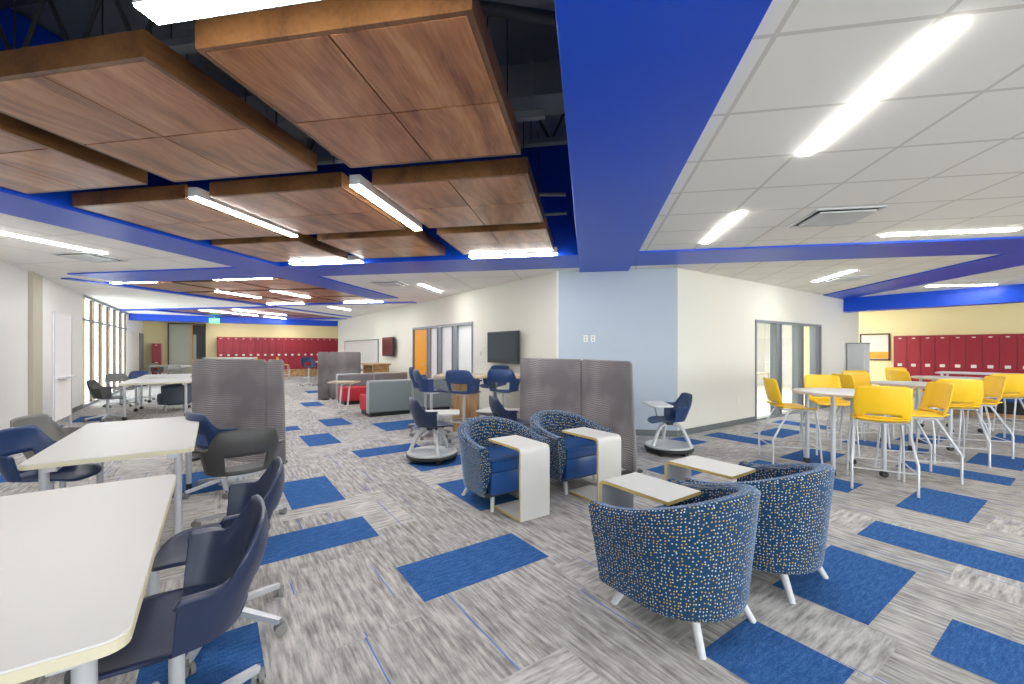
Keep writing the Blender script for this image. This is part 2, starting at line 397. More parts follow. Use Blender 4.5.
tag(obj('air_duct', bm, 'duct'), 'grey rectangular air duct in the open ceiling beyond the trusses', 'air duct')
bm = bmesh.new(); tube(bm, [(-4.7, .95, 3.22), (-.2, .95, 3.22)], .03, 14); tube(bm, [(-3.1, .95, 3.22), (-3.1, .95, TOP)], .008, 8); tube(bm, [(-1.7, .95, 3.22), (-1.7, .95, TOP)], .008, 8)
tag(obj('ceiling_pipe', bm, 'duct', smooth=True), 'thin grey pipe running above the nearest wood panels', 'pipe')
bm = bmesh.new(); tube(bm, [(-1.6, 2.05, 3.42), (-.05, 2.62, 3.42)], .035, 16)
tag(obj('ceiling_pipe', bm, 'steel', smooth=True), 'dark pipe slanting across the open ceiling gap beside the blue soffit', 'pipe')
bm = bmesh.new(); box(bm, (-.6, 2.0, 3.3), (.5, .05, .05)); box(bm, (-.6, 3.3, 3.25), (.55, .06, .05)); tube(bm, [(-.75, 2.0, 3.3), (-.75, 2.0, TOP - .02)], .006, 6); tube(bm, [(-.75, 3.3, 3.25), (-.75, 3.3, TOP - .02)], .006, 6); tube(bm, [(-.75, 2.0, 3.34), (-.75, 3.3, 3.29)], .008, 8)
tag(obj('strut_channel', bm, 'duct'), 'pale metal strut channels hung on rods beside the blue soffit', 'strut')
bm = bmesh.new(); tube(bm, [(-.95, 4.95, 3.25), (-.25, 5.05, 3.25)], .022, 10); tube(bm, [(-.95, 5.35, 3.12), (-.25, 5.35, 3.12)], .018, 10)
tag(obj('conduit', bm, 'duct'), 'pair of pale conduits above the third wood panel row', 'conduit')

# ------------------------------------------------------------------ walnut ceiling clouds
def cloud(x0, x1, y0, y1, label, z=2.745, th=.125, grp='walnut ceiling panels', rods=True):
    cx, cy = (x0 + x1) / 2, (y0 + y1) / 2; w, d = x1 - x0, y1 - y0
    t = thing('wood_ceiling_panel', label, 'ceiling panel', (cx, cy, z), 0, grp)
    b = bmesh.new()
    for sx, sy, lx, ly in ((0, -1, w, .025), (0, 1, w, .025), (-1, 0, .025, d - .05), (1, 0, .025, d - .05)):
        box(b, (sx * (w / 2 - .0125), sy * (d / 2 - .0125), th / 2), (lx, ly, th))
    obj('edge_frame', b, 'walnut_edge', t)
    for ix in (-1, 1):
        for iy in (-1, 1):
            b = bmesh.new(); box(b, (0, 0, 0), (w / 2 - .034, d / 2 - .034, .010))
            o = obj('veneer_tile', b, 'walnut', t); o.location = (ix * (w / 4 - .0115), iy * (d / 4 - .0115), .004)
    b = bmesh.new(); box(b, (0, 0, .03), (w - .05, d - .05, .01))
    for ix in (-1, 1):
        for iy in (-1, 1): tube(b, [(ix * w * .35, iy * d * .35, .03), (ix * w * .35, iy * d * .35, TOP - z)], .005, 6)
    obj('backing_tray', b, 'charcoal', t)
    return t
rown = ['nearest the camera', 'in the second row', 'in the third row by the cross beam']
coln = [((-4.70, -3.47), 'beside the left blue beam'), ((-3.22, -1.97), 'in the middle column'), ((-1.70, -.44), 'beside the wide blue soffit')]
for (y0, y1), rn in (((1.6, 2.85), 0), ((3.17, 4.42), 1), ((4.66, 5.74), 2)):
    for (x0, x1), cn in coln:
        cloud(x0, x1, y0, y1, 'glossy walnut ceiling panel %s %s' % (rown[rn], cn))
for (x0, x1), cn in coln:
    cloud(x0, x1, -.1, 1.2, 'walnut ceiling panel overhead just before the top light %s' % cn)
for j, y0 in enumerate((7.15, 8.5, 9.8)):
    for i, x0 in enumerate((-9.3, -8.0, -6.75)):
        cloud(x0, x0 + 1.18, y0, y0 + 1.2, 'walnut ceiling panel of the second opening, %s row, %s' % (['near', 'middle', 'far'][j], ['by the left trim', 'centre', 'by the diagonal beam'][i]), grp='walnut panels in the second ceiling opening')
for j, y0 in enumerate((12.1, 13.6, 15.1)):
    for i, x0 in enumerate((-14.1, -12.75, -11.5)):
        cloud(x0, x0 + 1.12, y0, y0 + 1.3, 'walnut ceiling panel of the farthest opening above the corridor', grp='walnut panels in the farthest ceiling opening')

# ------------------------------------------------------------------ linear lights
def lin(x0, x1, y0, y1, z, label, grp='linear ceiling lights'):
    cx, cy = (x0 + x1) / 2, (y0 + y1) / 2; w, d = x1 - x0, y1 - y0
    t = thing('linear_light', label, 'ceiling light', (cx, cy, z), 0, grp)
    b = bmesh.new(); box(b, (0, 0, .045), (w, d, .08)); obj('housing', b, 'lightgrey', t)
    b = bmesh.new(); box(b, (0, 0, 0), (w - .006, d - .006, .012)); obj('diffuser', b, 'glow', t)
    return t
L = .045
lin(-1.83 - L, -1.83 + L, 3.13, 4.43, 2.735, 'linear light between the middle and right wood panels of the second row')
lin(-3.35 - L, -3.35 + L, 3.13, 4.43, 2.735, 'linear light between the left and middle wood panels of the second row')
lin(-1.63, -.40, 5.77, 5.90, 2.725, 'linear light at the cross beam nearest the wide blue soffit')
lin(-4.46, -3.30, 5.77, 5.90, 2.725, 'linear light at the cross beam beside the left beam')
lin(-1.70, -.47, 1.34, 1.44, 2.735, 'large bright light at top above the nearest wood panels')
lin(1.45 - .033, 1.45 + .033, 2.0, 3.17, 2.735, 'long bright linear light in the tile ceiling, nearest on the right')
lin(1.45 - .033, 1.45 + .033, 4.38, 5.62, 2.735, 'linear light in the tile ceiling pointing at the blue corner wall')
lin(3.35, 4.65, 5.52, 5.60, 2.735, 'linear light lying along the right cross beam')
lin(4.33, 4.41, 7.95, 9.2, 2.735, 'linear light above the grey framed door on the right')
lin(-6.57, -6.47, 3.25, 4.78, 2.735, 'long linear light in the white ceiling at far left')
lin(-3.36, -3.28, 8.15, 9.3, 2.735, 'small linear light in the ceiling above the high wood table')
for x, y, d in ((-8.3, 8.35, 0), (-7.0, 8.5, 0)):
    lin(x - L, x + L, y, y + 1.3, 2.735, 'linear light in the second opening, %s' % ('between left and centre panels' if x < -8 else 'between centre and right panels'))
for x0, x1, y, lb in ((-9.3, -8.3, 6.95, 'linear light at the near edge of the second opening, left one'), (-6.95, -5.75, 6.95, 'linear light at the near edge of the second opening by the beam'),
                      (-9.2, -8.05, 11.0, 'linear light at the far edge of the second opening, left one'), (-6.75, -5.6, 11.0, 'linear light at the far edge of the second opening by the beam')):
    lin(x0, x1, y - .05, y + .05, 2.735, lb)
lin(-7.9, -7.8, 12.0, 13.1, 2.735, 'small linear light in the ceiling past the whiteboard')
for x, y in ((-12.85, 12.3), (-11.58, 12.3), (-12.85, 13.6), (-11.58, 13.6), (-12.85, 15.2)):
    lin(x - L, x + L, y, y + 1.2, 2.735, 'linear light among the farthest wood panels over the corridor', 'lights of the farthest opening')
lin(-13.6, -12.4, 17.3, 17.4, 2.735, 'small light in front of the far blue header')
for x, y, lb in ((8.2, 8.0, 'linear light before the right blue header, nearer one'), (7.0, 10.2, 'linear light before the right blue header, by the grey cabinet')):
    lin(x, x + 1.2, y, y + .09, 2.735, lb)
for x, y in ((-15.2, 19.0), (-16.8, 17.2)):
    lin(x, x + 1.2, y, y + .09, 2.735, 'light in the corridor ceiling above the far lockers', 'lights over the far lockers')
for x, y in ((10.6, 10.7), (12.6, 8.6)):
    lin(x, x + 1.2, y, y + .09, 2.735, 'light in the ceiling above the right lockers', 'lights over the right lockers')
for x, y in ((-8.6, -1.0), (-6.5, -.8), (-2.6, -2.5), (1.45, -1.5), (3.9, 1.9), (3.9, -1.5), (6.6, 3.2), (6.6, -.5)):   # the rest of the room's fixtures
    lin(x - .04, x + .04, y, y + 1.22, 2.735, 'linear ceiling light of the same room outside the view', 'linear lights outside the view')
for u, v in [(q, r) for q in (9.4, 10.8, 12.2, 13.6, 15.2) for r in (-5.3, -6.9)]:
    c = W(u, v); lin(c.x - .6, c.x + .6, c.y - .06, c.y + .06, 2.735, 'added light brightening the classroom behind the grey framed door', 'added classroom lights')  # fixtures added to brighten the classroom seen through the glass
for u, v in ((6.2, -9.2), (6.2, -10.8)):
    c = W(u, v); lin(c.x - .6, c.x + .6, c.y - .06, c.y + .06, 2.735, 'added light brightening the office behind the white door glass', 'added office lights')  # fixtures added to brighten the office behind the panes
# vents
def vent(x, y, rz, label, s=.56):
    t = thing('ceiling_vent', label, 'air vent', (x, y, CZ - .004), rz, 'square ceiling air vents')
    b = bmesh.new()
    for sx, sy, lx, ly in ((0, -1, s, .03), (0, 1, s, .03), (-1, 0, .03, s), (1, 0, .03, s)): box(b, (sx * s / 2, sy * s / 2, -.004), (lx, ly, .012))
    obj('frame', b, 'lightgrey', t)
    b = bmesh.new(); box(b, (0, 0, .0), (s, s, .004)); obj('throat', b, 'black', t)
    b = bmesh.new(); box(b, (0, -.03, -.02), (s * .84, s * .74, .012)); obj('face_plate', b, 'lightgrey', t)
vent(2.42, 4.72, 0, 'square white air vent in the right tile ceiling')
vent(4.75, 8.9, 0, 'square air vent beside the light above the grey framed door')
vent(-7.0, 4.95, 0, 'air vent beside the end of the far left light')
vent(-3.9, 8.0, 0, 'air vent in the ceiling over the high wood table')

# ------------------------------------------------------------------ doors and glazing
def pt_u(u, v, z): return W(u, v, z)
# right wall storefront (local x along u)
t = bpy.data.objects.new('window_1', None); C.objects.link(t); t['kind'] = 'structure'; t.location = W(8.73, RV - .05); t.rotation_euler = (0, 0, math.radians(45))
wd = 3.22
b = bmesh.new(); box(b, (.02, 0, 1.0), (.04, .14, 2.0)); box(b, (wd - .02, 0, 1.0), (.04, .14, 2.0)); box(b, (wd / 2, 0, 1.98), (wd, .14, .05)); box(b, (wd / 2, 0, .02), (wd, .14, .04)); obj('window_frame', b, 'mullion', t)
for x0, ww in ((.86, .26), (1.9, .30), (2.84, .34)):
    b = bmesh.new(); box(b, (x0 + ww / 2, 0, 1.0), (ww, .10, 1.94)); box(b, (x0 + .02, -.06, 1.0), (.03, .03, 1.94)); box(b, (x0 + ww - .02, -.06, 1.0), (.03, .03, 1.94)); obj('mullion', b, 'mullion', t)
for x0, x1 in ((.04, .86), (1.12, 1.9), (2.20, 2.84)):
    b = bmesh.new(); box(b, ((x0 + x1) / 2, 0, 1.0), (x1 - x0, .008, 1.92)); obj('pane', b, 'glass', t)
# classroom behind the right wall
bm = bmesh.new(); wall_u(bm, RV - 4.0, 8.0, 18.0, 0, CZ, .1, -1); wall_v(bm, 8.2, RV - .2, RV - 4, 0, CZ, .1, -1); wall_v(bm, 18.0, RV - .2, RV - 4, 0, CZ, .1, 1); struct('wall_classroom', bm, 'wallw')
bm = bmesh.new(); c = W(13.1, RV - 2.1, .003); box(bm, c, (10, 3.9, .004), math.radians(45)); struct('floor_classroom', bm, 'plate')
for k, (u, v, lb) in enumerate(((9.6, -5.6, 'wood topped classroom table behind the door glass, nearer one'), (12.2, -6.0, 'wood topped classroom table behind the far door pane'))):
    t = thing('classroom_table', lb, 'table', W(u, v), math.radians(45), 'tables in the classroom')
    b = bmesh.new(); prism(b, rounded(1.5, .75, .04), .72, .75); obj('table_top', b, 'table_wood', t)
    for sx in (-1, 1):
        for sy in (-1, 1):
            b = bmesh.new(); tube(b, [(sx * .66, sy * .3, 0), (sx * .66, sy * .3, .72)], .02); obj('leg', b, 'silver', t)
bm = bmesh.new(); rbox(bm, (0, 0, .5), (.9, .35, 1.0), .01, 1); o = tag(obj('bookcase', bm, 'table_wood'), 'low light wood cupboard along the classroom wall', 'cupboard'); o.location = W(13.4, RV - 3.75); o.rotation_euler = (0, 0, math.radians(45))
for k, (u, m_, sz, lb) in enumerate(((13.15, 'orange', .2, 'orange bin standing on the classroom cupboard'), (13.6, 'redfab', .16, 'red box standing on the classroom cupboard'))):
    bm = bmesh.new(); rbox(bm, (0, 0, sz / 2), (.2, .18, sz), .02, 2); o = tag(obj('storage_bin', bm, m_), lb, 'bin'); o.location = W(u, RV - 3.75, 1.0)
# back wall storefront with orange door
t = bpy.data.objects.new('window_2', None); C.objects.link(t); t['kind'] = 'structure'; t.location = W(4.8, -11.82); t.rotation_euler = (0, 0, math.radians(-45))
wd = 3.51    # local x runs towards +v
b = bmesh.new(); box(b, (.02, 0, 1.02), (.05, .14, 2.04)); box(b, (wd - .02, 0, 1.02), (.05, .14, 2.04)); box(b, (wd / 2, 0, 2.01), (wd, .14, .06)); box(b, (wd / 2, 0, .02), (wd, .14, .04)); obj('window_frame', b, 'mullion', t)
for x0, ww in ((1.02, .16), (1.66, .20), (2.50, .24)):
    b = bmesh.new(); box(b, (x0 + ww / 2, 0, 1.0), (ww, .10, 1.98)); box(b, (x0 + .02, -.06, 1.0), (.03, .03, 1.98)); obj('mullion', b, 'mullion', t)
for x0, x1 in ((1.18, 1.66), (1.86, 2.50), (2.74, 3.46)):
    b = bmesh.new(); box(b, ((x0 + x1) / 2, 0, 1.0), (x1 - x0, .008, 1.94)); obj('pane', b, 'frost', t)
t = bpy.data.objects.new('door_1', None); C.objects.link(t); t['kind'] = 'structure'; t.location = W(4.8, -11.82); t.rotation_euler = (0, 0, math.radians(-45))
b = bmesh.new(); box(b, (.53, 0, 1.0), (.94, .045, 1.94)); obj('door_leaf', b, 'orange', t)
b = bmesh.new(); tube(b, [(.92, -.07, 1.0), (.78, -.07, 1.0)], .012); tube(b, [(.92, -.07, 1.0), (.92, -.02, 1.0)], .012); obj('door_handle', b, 'silver', t)
bm = bmesh.new(); wall_v(bm, 7.5, -7.6, -13.0, 0, CZ, .1, 1); wall_u(bm, -7.6, 4.9, 7.5, 0, CZ, .1, 1); wall_u(bm, -13.0, 4.9, 7.5, 0, CZ, .1, -1); struct('wall_office', bm, 'wallw')
# left glazing with timber posts
t = bpy.data.objects.new('window_3', None); C.objects.link(t); t['kind'] = 'structure'; t.location = W(LU - .05, -14.3); t.rotation_euler = (0, 0, math.radians(135))
b = bmesh.new()
for z in (.03, CZ - .03): box(b, (3.2, 0, z), (6.4, .12, .06))
box(b, (3.2, 0, 2.15), (6.4, .08, .05)); obj('rail', b, 'mullion', t)
for i in range(7):
    x = i * 1.04 + .06
    b = bmesh.new(); box(b, (x + .22, .0, CZ / 2), (.34, .03, CZ)); obj('timber_post', b, 'timber', t)
    b = bmesh.new(); box(b, (x, .0, CZ / 2), (.045, .05, CZ)); obj('mullion', b, 'darkwood', t)
    b = bmesh.new(); box(b, (x + .72, 0, 1.36), (.62, .008, 2.6)); obj('pane', b, 'glass', t)
# far door set in the yellow wall and grey door on the left return
t = bpy.data.objects.new('door_2', None); C.objects.link(t); t['kind'] = 'structure'; t.location = W(-1.75, -24.99); t.rotation_euler = (0, 0, math.radians(45))
b = bmesh.new(); box(b, (.0, -.04, 1.3), (.05, .1, 2.6)); box(b, (1.36, -.04, 1.3), (.05, .1, 2.6)); box(b, (.68, -.04, 2.6), (1.4, .1, .06)); obj('door_frame', b, 'darkwood', t)
b = bmesh.new(); box(b, (.42, -.02, 1.28), (.80, .05, 2.55)); obj('sage_panel', b, 'panel_green', t)
b = bmesh.new(); box(b, (.85, -.05, 1.28), (.05, .08, 2.55)); obj('orange_jamb', b, 'orange', t)
b = bmesh.new(); box(b, (1.11, -.01, 1.28), (.46, .03, 2.55)); obj('opening_shade', b, 'charcoal', t)  # flat charcoal sheet, painted shade in place of a real gap
b = bmesh.new(); box(b, (.96, -.04, 1.1), (.12, .02, 2.0)); obj('door_leaf', b, 'sofa_light', t)
t.location = W(-1.72, -24.96)
t = bpy.data.objects.new('door_3', None); C.objects.link(t); t['kind'] = 'structure'; t.location = W(LU + .01, -21.5); t.rotation_euler = (0, 0, math.radians(135))
b = bmesh.new(); box(b, (.9, -.01, 1.05), (1.5, .03, 2.1)); obj('door_leaf', b, 'plate', t)
b = bmesh.new(); tube(b, [(1.4, -.06, 1.02), (1.62, -.06, 1.02)], .015); obj('door_handle', b, 'mullion', t)
t = bpy.data.objects.new('door_4', None); C.objects.link(t); t['kind'] = 'structure'; t.location = W(LU + .01, -23.6); t.rotation_euler = (0, 0, math.radians(135))
b = bmesh.new(); box(b, (.6, -.01, 1.05), (1.1, .03, 2.1)); obj('door_leaf', b, 'mullion', t)

# ------------------------------------------------------------------ lockers
def locker_fn(label, group):
    w, h, d = .305, 1.62, .38
    t = thing('locker', label, 'locker', group=group)
    b = bmesh.new(); box(b, (0, -d / 2, h / 2), (w - .002, d, h)); obj('body', b, 'red', t)
    b = bmesh.new(); rbox(b, (0, .006, h / 2), (w - .022, .014, h - .03), .004, 1)
    for z in (h - .13, h - .16, .14, .11): box(b, (0, .015, z), (.12, .004, .008))
    dr = obj('door', b, 'red', t)
    b = bmesh.new(); box(b, (.0, .018, h - .075), (.07, .004, .028)); obj('number_plate', b, 'plate', dr)
    b = bmesh.new(); rbox(b, (0, .024, .75), (.105, .024, .085), .006, 1); box(b, (0, .038, .75), (.03, .008, .05)); obj('latch', b, 'plate', dr)
    return t
locker = Maker(locker_fn)
RL = 17.0
v = -3.82
k = 0
while k < 17:
    locker(W(RL, v - 0.305 * 0 + k * .305 + .02, .2), head(-S2, -S2), 'red metal locker in the row behind the yellow stools', 'red lockers behind the yellow stools'); k += 1
for k in range(20):
    locker(W(.10 + .305 * (k + .5), -24.55, .48 - .1), head(S2, -S2), 'red metal locker in the long row under the far blue header', 'red lockers on the far yellow wall')
locker(W(-2.12, -24.55, .05), head(S2, -S2), 'single narrow red locker at the far left of the yellow wall', None)['group'] = 'single far locker'
def plinth(name, c, size, rz, label):
    b = bmesh.new(); rbox(b, (0, 0, 0), size, .01, 1); o = tag(obj(name, b, 'oak'), label, 'bench'); o.location = c; o.rotation_euler = (0, 0, rz); return o
plinth('locker_plinth', W(RL + .18, -3.82 + 2.5, .1), (.42, 5.3, .2), math.radians(45), 'low wood plinth carrying the right row of red lockers')
plinth('locker_plinth', W(3.2, -24.75, .19), (6.3, .42, .38), math.radians(45), 'wood plinth carrying the far row of red lockers')
# blue bench in front of the right lockers
t = thing('bench', 'long blue padded bench on a wood kick board before the right lockers', 'bench', W(13.45, -.9), math.radians(-45))
b = bmesh.new(); rbox(b, (0, 0, .40), (2.6, .5, .12), .03, 3); obj('seat', b, 'vinyl', t)
b = bmesh.new(); box(b, (0, 0, .2), (2.4, .4, .28)); obj('base', b, 'black', t)
b = bmesh.new(); box(b, (0, -.27, .05), (2.6, .03, .1)); obj('kick_board', b, 'oak', t)
# picture on the right yellow wall
t = thing('picture', 'framed cream picture with an orange lower band on the yellow wall', 'picture', W(17.37, -4.5, 1.34), math.radians(45))
b = bmesh.new()
for s in (-1, 1): box(b, (0, s * .36, .15), (.04, .04, .84)); box(b, (0, 0, .15 + s * .41), (.04, .76, .04))
obj('frame', b, 'darkwood', t)
b = bmesh.new(); box(b, (0, 0, .15), (.02, .74, .74)); box(b, (-.012, 0, -.11), (.01, .74, .2), mi=1); obj('artwork', b, ['plate', 'orange'], t)
# tall grey cabinet at the wall end
t = thing('tall_cabinet', 'tall narrow light grey cabinet against the right wall end', 'cabinet', W(13.75, RV + .22), math.radians(45))
b = bmesh.new(); rbox(b, (0, 0, .78), (.40, .36, 1.56), .008, 1); obj('body', b, 'lightgrey', t)
b = bmesh.new(); box(b, (0, .0, 1.57), (.42, .38, .03)); obj('top', b, 'mullion', t)
for s in (-1, 1):
    b = bmesh.new(); box(b, (s * .1, .187, .8), (.19, .012, 1.46)); dd = obj('door', b, 'lightgrey', t)
    b = bmesh.new(); box(b, (s * .03, .2, .85), (.012, .014, .12)); obj('handle', b, 'mullion', dd)

# ------------------------------------------------------------------ TVs, boards, plates, exit sign
def tv(u, v, z, w, h, label, screen='screen'):
    t = thing('television', label, 'television', W(u, v, z), math.radians(-45))
    b = bmesh.new(); rbox(b, (0, -.12, 0), (w, .05, h), .01, 2); obj('bezel', b, 'black', t)
    b = bmesh.new(); box(b, (0, -.1465, .012), (w - .05, .004, h - .07)); obj('screen', b, screen, t)
    b = bmesh.new(); box(b, (0, -.06, 0), (.2, .1, .2)); box(b, (0, -.012, 0), (.35, .02, .3)); obj('wall_bracket', b, 'charcoal', t)
    return t
tv(4.75, -6.93, 1.46, 1.08, .62, 'black wall television above the high wood table')
M['tvred'] = mat('tv_reddish', (.10, .025, .03), .2)
tv(4.75, -13.65, 1.50, 1.05, .62, 'dark reddish wall television beside the whiteboard', 'tvred')
t = thing('whiteboard', 'wide white wall board in a thin grey frame on the back wall', 'whiteboard', W(4.75, -17.3, 1.2), math.radians(-45))
b = bmesh.new(); box(b, (0, -.015, 0), (4.6, .02, 1.1)); obj('surface', b, 'white', t)
b = bmesh.new()
for s in (-1, 1): box(b, (0, -.02, s * .56), (4.68, .04, .035)); box(b, (s * 2.32, -.02, 0), (.035, .04, 1.15))
obj('frame', b, 'mullion', t)
def wplate(name, label, cat, loc, rz, sx=.075, sz=.115, group=None):
    b = bmesh.new(); rbox(b, (0, -.005, 0), (sx, .01, sz), .004, 1)
    for s in (-1, 1): box(b, (0, -.012, s * .022), (.022, .006, .024), mi=1)
    o = tag(obj(name, b, ['plate', 'mullion']), label, cat, group); o.location = loc; o.rotation_euler = (0, 0, rz); return o
wplate('wall_plate', 'dark-faced wall plate on the pale blue wall, left of the pair', 'wall plate', (-.02, 7.255, 1.60), 0)
wplate('wall_plate', 'plain white wall plate on the pale blue wall, right of the pair', 'wall plate', (.10, 7.255, 1.60), 0)
wplate('wall_outlet', 'white outlet low on the right wall before the grey framed door', 'outlet', W(8.1, RV + .005, .45), math.radians(225))
wplate('wall_plate', 'wall plate between the white door glass and the television', 'wall plate', W(4.745, -7.95, 1.33), math.radians(-45))
wplate('wall_plate', 'second wall plate close to the television edge', 'wall plate', W(4.745, -7.8, 1.42), math.radians(-45))
wplate('light_switch', 'small switch plate on the near left white wall', 'switch', W(LU + .005, -8.95, .85), math.radians(135))
wplate('light_switch', 'second switch plate on the near left white wall, farther along', 'switch', W(LU + .005, -9.1, .85), math.radians(135))
t = thing('exit_sign', 'green lit exit sign hanging before the far blue header', 'exit sign', W(.0, -20.85, 2.56), math.radians(45))
b = bmesh.new(); rbox(b, (0, 0, 0), (.36, .05, .2), .006, 1); obj('housing', b, 'green', t)
b = bmesh.new(); tube(b, [(0, 0, .1), (0, 0, .18)], .01); obj('stem', b, 'silver', t)
cu = bpy.data.curves.new('exit_text', 'FONT'); cu.body = 'EXIT'; cu.size = .17; cu.extrude = .003; cu.align_x = 'CENTER'; cu.align_y = 'CENTER'
o = bpy.data.objects.new('text_source', cu); C.objects.link(o); bpy.context.view_layer.update()
me = bpy.data.meshes.new_from_object(o.evaluated_get(bpy.context.evaluated_depsgraph_get())); bpy.data.objects.remove(o); me.materials.clear(); me.materials.append(M['plate'])
o = bpy.data.objects.new('lettering', me); C.objects.link(o); o.parent = t; o.location = (0, -.03, 0); o.rotation_euler = (PI / 2, 0, 0)
t.rotation_euler = (0, 0, head(-S2, S2))

# ------------------------------------------------------------------ node style chairs
def shell_bm(hole=True):
    """bucket seat with low arms, a tall narrow back plate and an opening low in the back; local +Y forward; z from 0 at seat"""
    b = bmesh.new(); NS, NT = 64, 12; grid = []
    def sm(q): q = max(0, min(1, q)); return q * q * (3 - 2 * q)
    for i in range(NS + 1):
        s = -1 + 2 * i / NS; a = abs(s); sg = 1 if s >= 0 else -1
        if a < .66:
            ph = a / .66 * PI / 2; bx, by = .222 * math.sin(ph), -.035 - .165 * math.cos(ph)
        else:
            k = (a - .66) / .34; bx, by = .222 + .006 * k, -.035 + .03 * k
        tz = .354 - .018 * min(a / .42, 1) ** 4; tz = tz - (tz - .190) * sm((a - .405) / .075)
        if a > .94: tz *= 1 - (a - .94) * 1.5
        plate = 1 - sm((a - .40) / .10)
        col = []
        for j in range(NT + 1):
            z = tz * j / NT; up = min(z / .19, 1); hi = max(0, (z - .19) / .18)
            fx = 1 + .20 * up - plate * .20 * hi
            y = by - .045 * up - plate * .075 * hi - plate * .02 * up
            y += (-.235 - y) * .75 * hi * plate
            if a > .66: y += .03 * up * (a - .66) / .34
            col.append(b.verts.new((sg * bx * fx, y, .012 + z)))
        grid.append(col)
    for i in range(NS):
        sa = abs(-1 + 2 * (i + .5) / NS)
        for j in range(NT):
            zc = (grid[i][j].co.z + grid[i][j + 1].co.z) / 2 - .012
            if hole and sa < .25 and .035 < zc < .135: continue
            b.faces.new((grid[i][j], grid[i + 1][j], grid[i + 1][j + 1], grid[i][j + 1]))
    for sgn in (-1, 1):                    # flat arm lips
        rng = [i for i in range(NS + 1) if sgn * (-1 + 2 * i / NS) >= .46]
        outs = []
        for i in rng:
            c = grid[i][NT].co; a = abs(-1 + 2 * i / NS); d = Vector((c.x, (c.y + .035) * .8, 0)).normalized()
            wid = .038 * sm((a - .45) / .2)+.002
            outs.append(b.verts.new((c.x + d.x * wid, c.y + d.y * wid, c.z + .003)))
        for q in range(len(rng) - 1):
            b.faces.new((grid[rng[q]][NT], grid[rng[q + 1]][NT], outs[q + 1], outs[q]))
    base = [grid[i][0] for i in range(NS + 1)]; front = []; m = 22; x0 = base[-1].co.x; y0 = base[-1].co.y
    for q in range(1, m):
        t_ = PI * q / m; c, s_ = math.cos(t_), math.sin(t_)
        front.append(b.verts.new((x0 * math.copysign(abs(c) ** .55, c), y0 + .27 * s_ ** .55, .012 - .045 * s_ ** 3)))
    ring = base + front; prev = ring; cx, cy, NR = 0, .02, 9
    for r in range(1, NR):
        k = 1 - r / NR; cur = []
        for vtx in ring:
            cur.append(b.verts.new((cx + (vtx.co.x - cx) * k, cy + (vtx.co.y - cy) * k, .012 + (vtx.co.z - .012) * k ** 3 - .026 * (1 - k ** 2))))
        n = len(ring)
        for q in range(n): b.faces.new((prev[q], prev[(q + 1) % n], cur[(q + 1) % n], cur[q]))
        prev = cur
    b.faces.new(prev)
    return b
def finish_shell(b, m, parent, th=.013, name='shell', scale=1.0):
    if scale != 1.0: bmesh.ops.scale(b, vec=(scale, scale, scale), verts=b.verts)
    o = obj(name, b, m, parent, True)
    md = o.modifiers.new('thick', 'SOLIDIFY'); md.thickness = th; md.offset = 0
    return o
def caster(bm, x, y, ang, r=.028):
    for s in (-1, 1):
        q = bmesh.ops.create_cone(bm, cap_ends=True, segments=18, radius1=r, radius2=r, depth=.018)
        mt = Matrix.Translation((x, y, r)) @ Matrix.Rotation(ang, 4, 'Z') @ Matrix.Translation((0, s * .014, 0)) @ Matrix.Rotation(PI / 2, 4, 'X')
        bmesh.ops.transform(bm, matrix=mt, verts=q['verts'])
    box(bm, (x, y, r + .008), (.03, .045, .02), ang)
def star_base(t, seat_z, rot=.3, R=.32, cast='midgrey', legm='silver', foot_ring=False):
    b = bmesh.new(); cyl(b, (0, 0, .10), .035, .09); cyl(b, (0, 0, (seat_z + .14) / 2 - .02), .024, seat_z - .14); cyl(b, (0, 0, seat_z - .04), .03, .03); box(b, (0, 0, seat_z - .025), (.2, .22, .02))
    obj('column', b, legm, t, True)
    for i in range(5):
        a = rot + i * 2 * PI / 5; c, s = math.cos(a), math.sin(a)
        b = bmesh.new(); q = [(.02, .022, .125), (.02, -.022, .125), (R, -.012, .075), (R, .012, .075)]
        vs = []
        for (lx, ly, z) in q:
            vs.append((b.verts.new((c * lx - s * ly, s * lx + c * ly, z)), b.verts.new((c * lx - s * ly, s * lx + c * ly, z - .028))))
        b.faces.new([p[0] for p in vs]); b.faces.new([p[1] for p in vs][::-1])
        for k in range(4): b.faces.new((vs[k][0], vs[(k + 1) % 4][0], vs[(k + 1) % 4][1], vs[k][1]))
        lg = obj('leg', b, legm, t)
        b = bmesh.new(); caster(b, c * R, s * R, a + .8); tube(b, [(c * R, s * R, .05), (c * R, s * R, .075)], .008, 8); obj('caster', b, cast, lg, True)
    if foot_ring:
        b = bmesh.new(); n = 28
        tor = bmesh.new(); pts = [(.21 * math.cos(2 * PI * k / n), .21 * math.sin(2 * PI * k / n), .3) for k in range(n + 1)]
        tube(b, pts, .011, 8)
        for k in range(3): a = k * 2.094; tube(b, [(.02 * math.cos(a), .02 * math.sin(a), .3), (.21 * math.cos(a), .21 * math.sin(a), .3)], .008, 8)
        tor.free(); obj('foot_ring', b, legm, t, True)
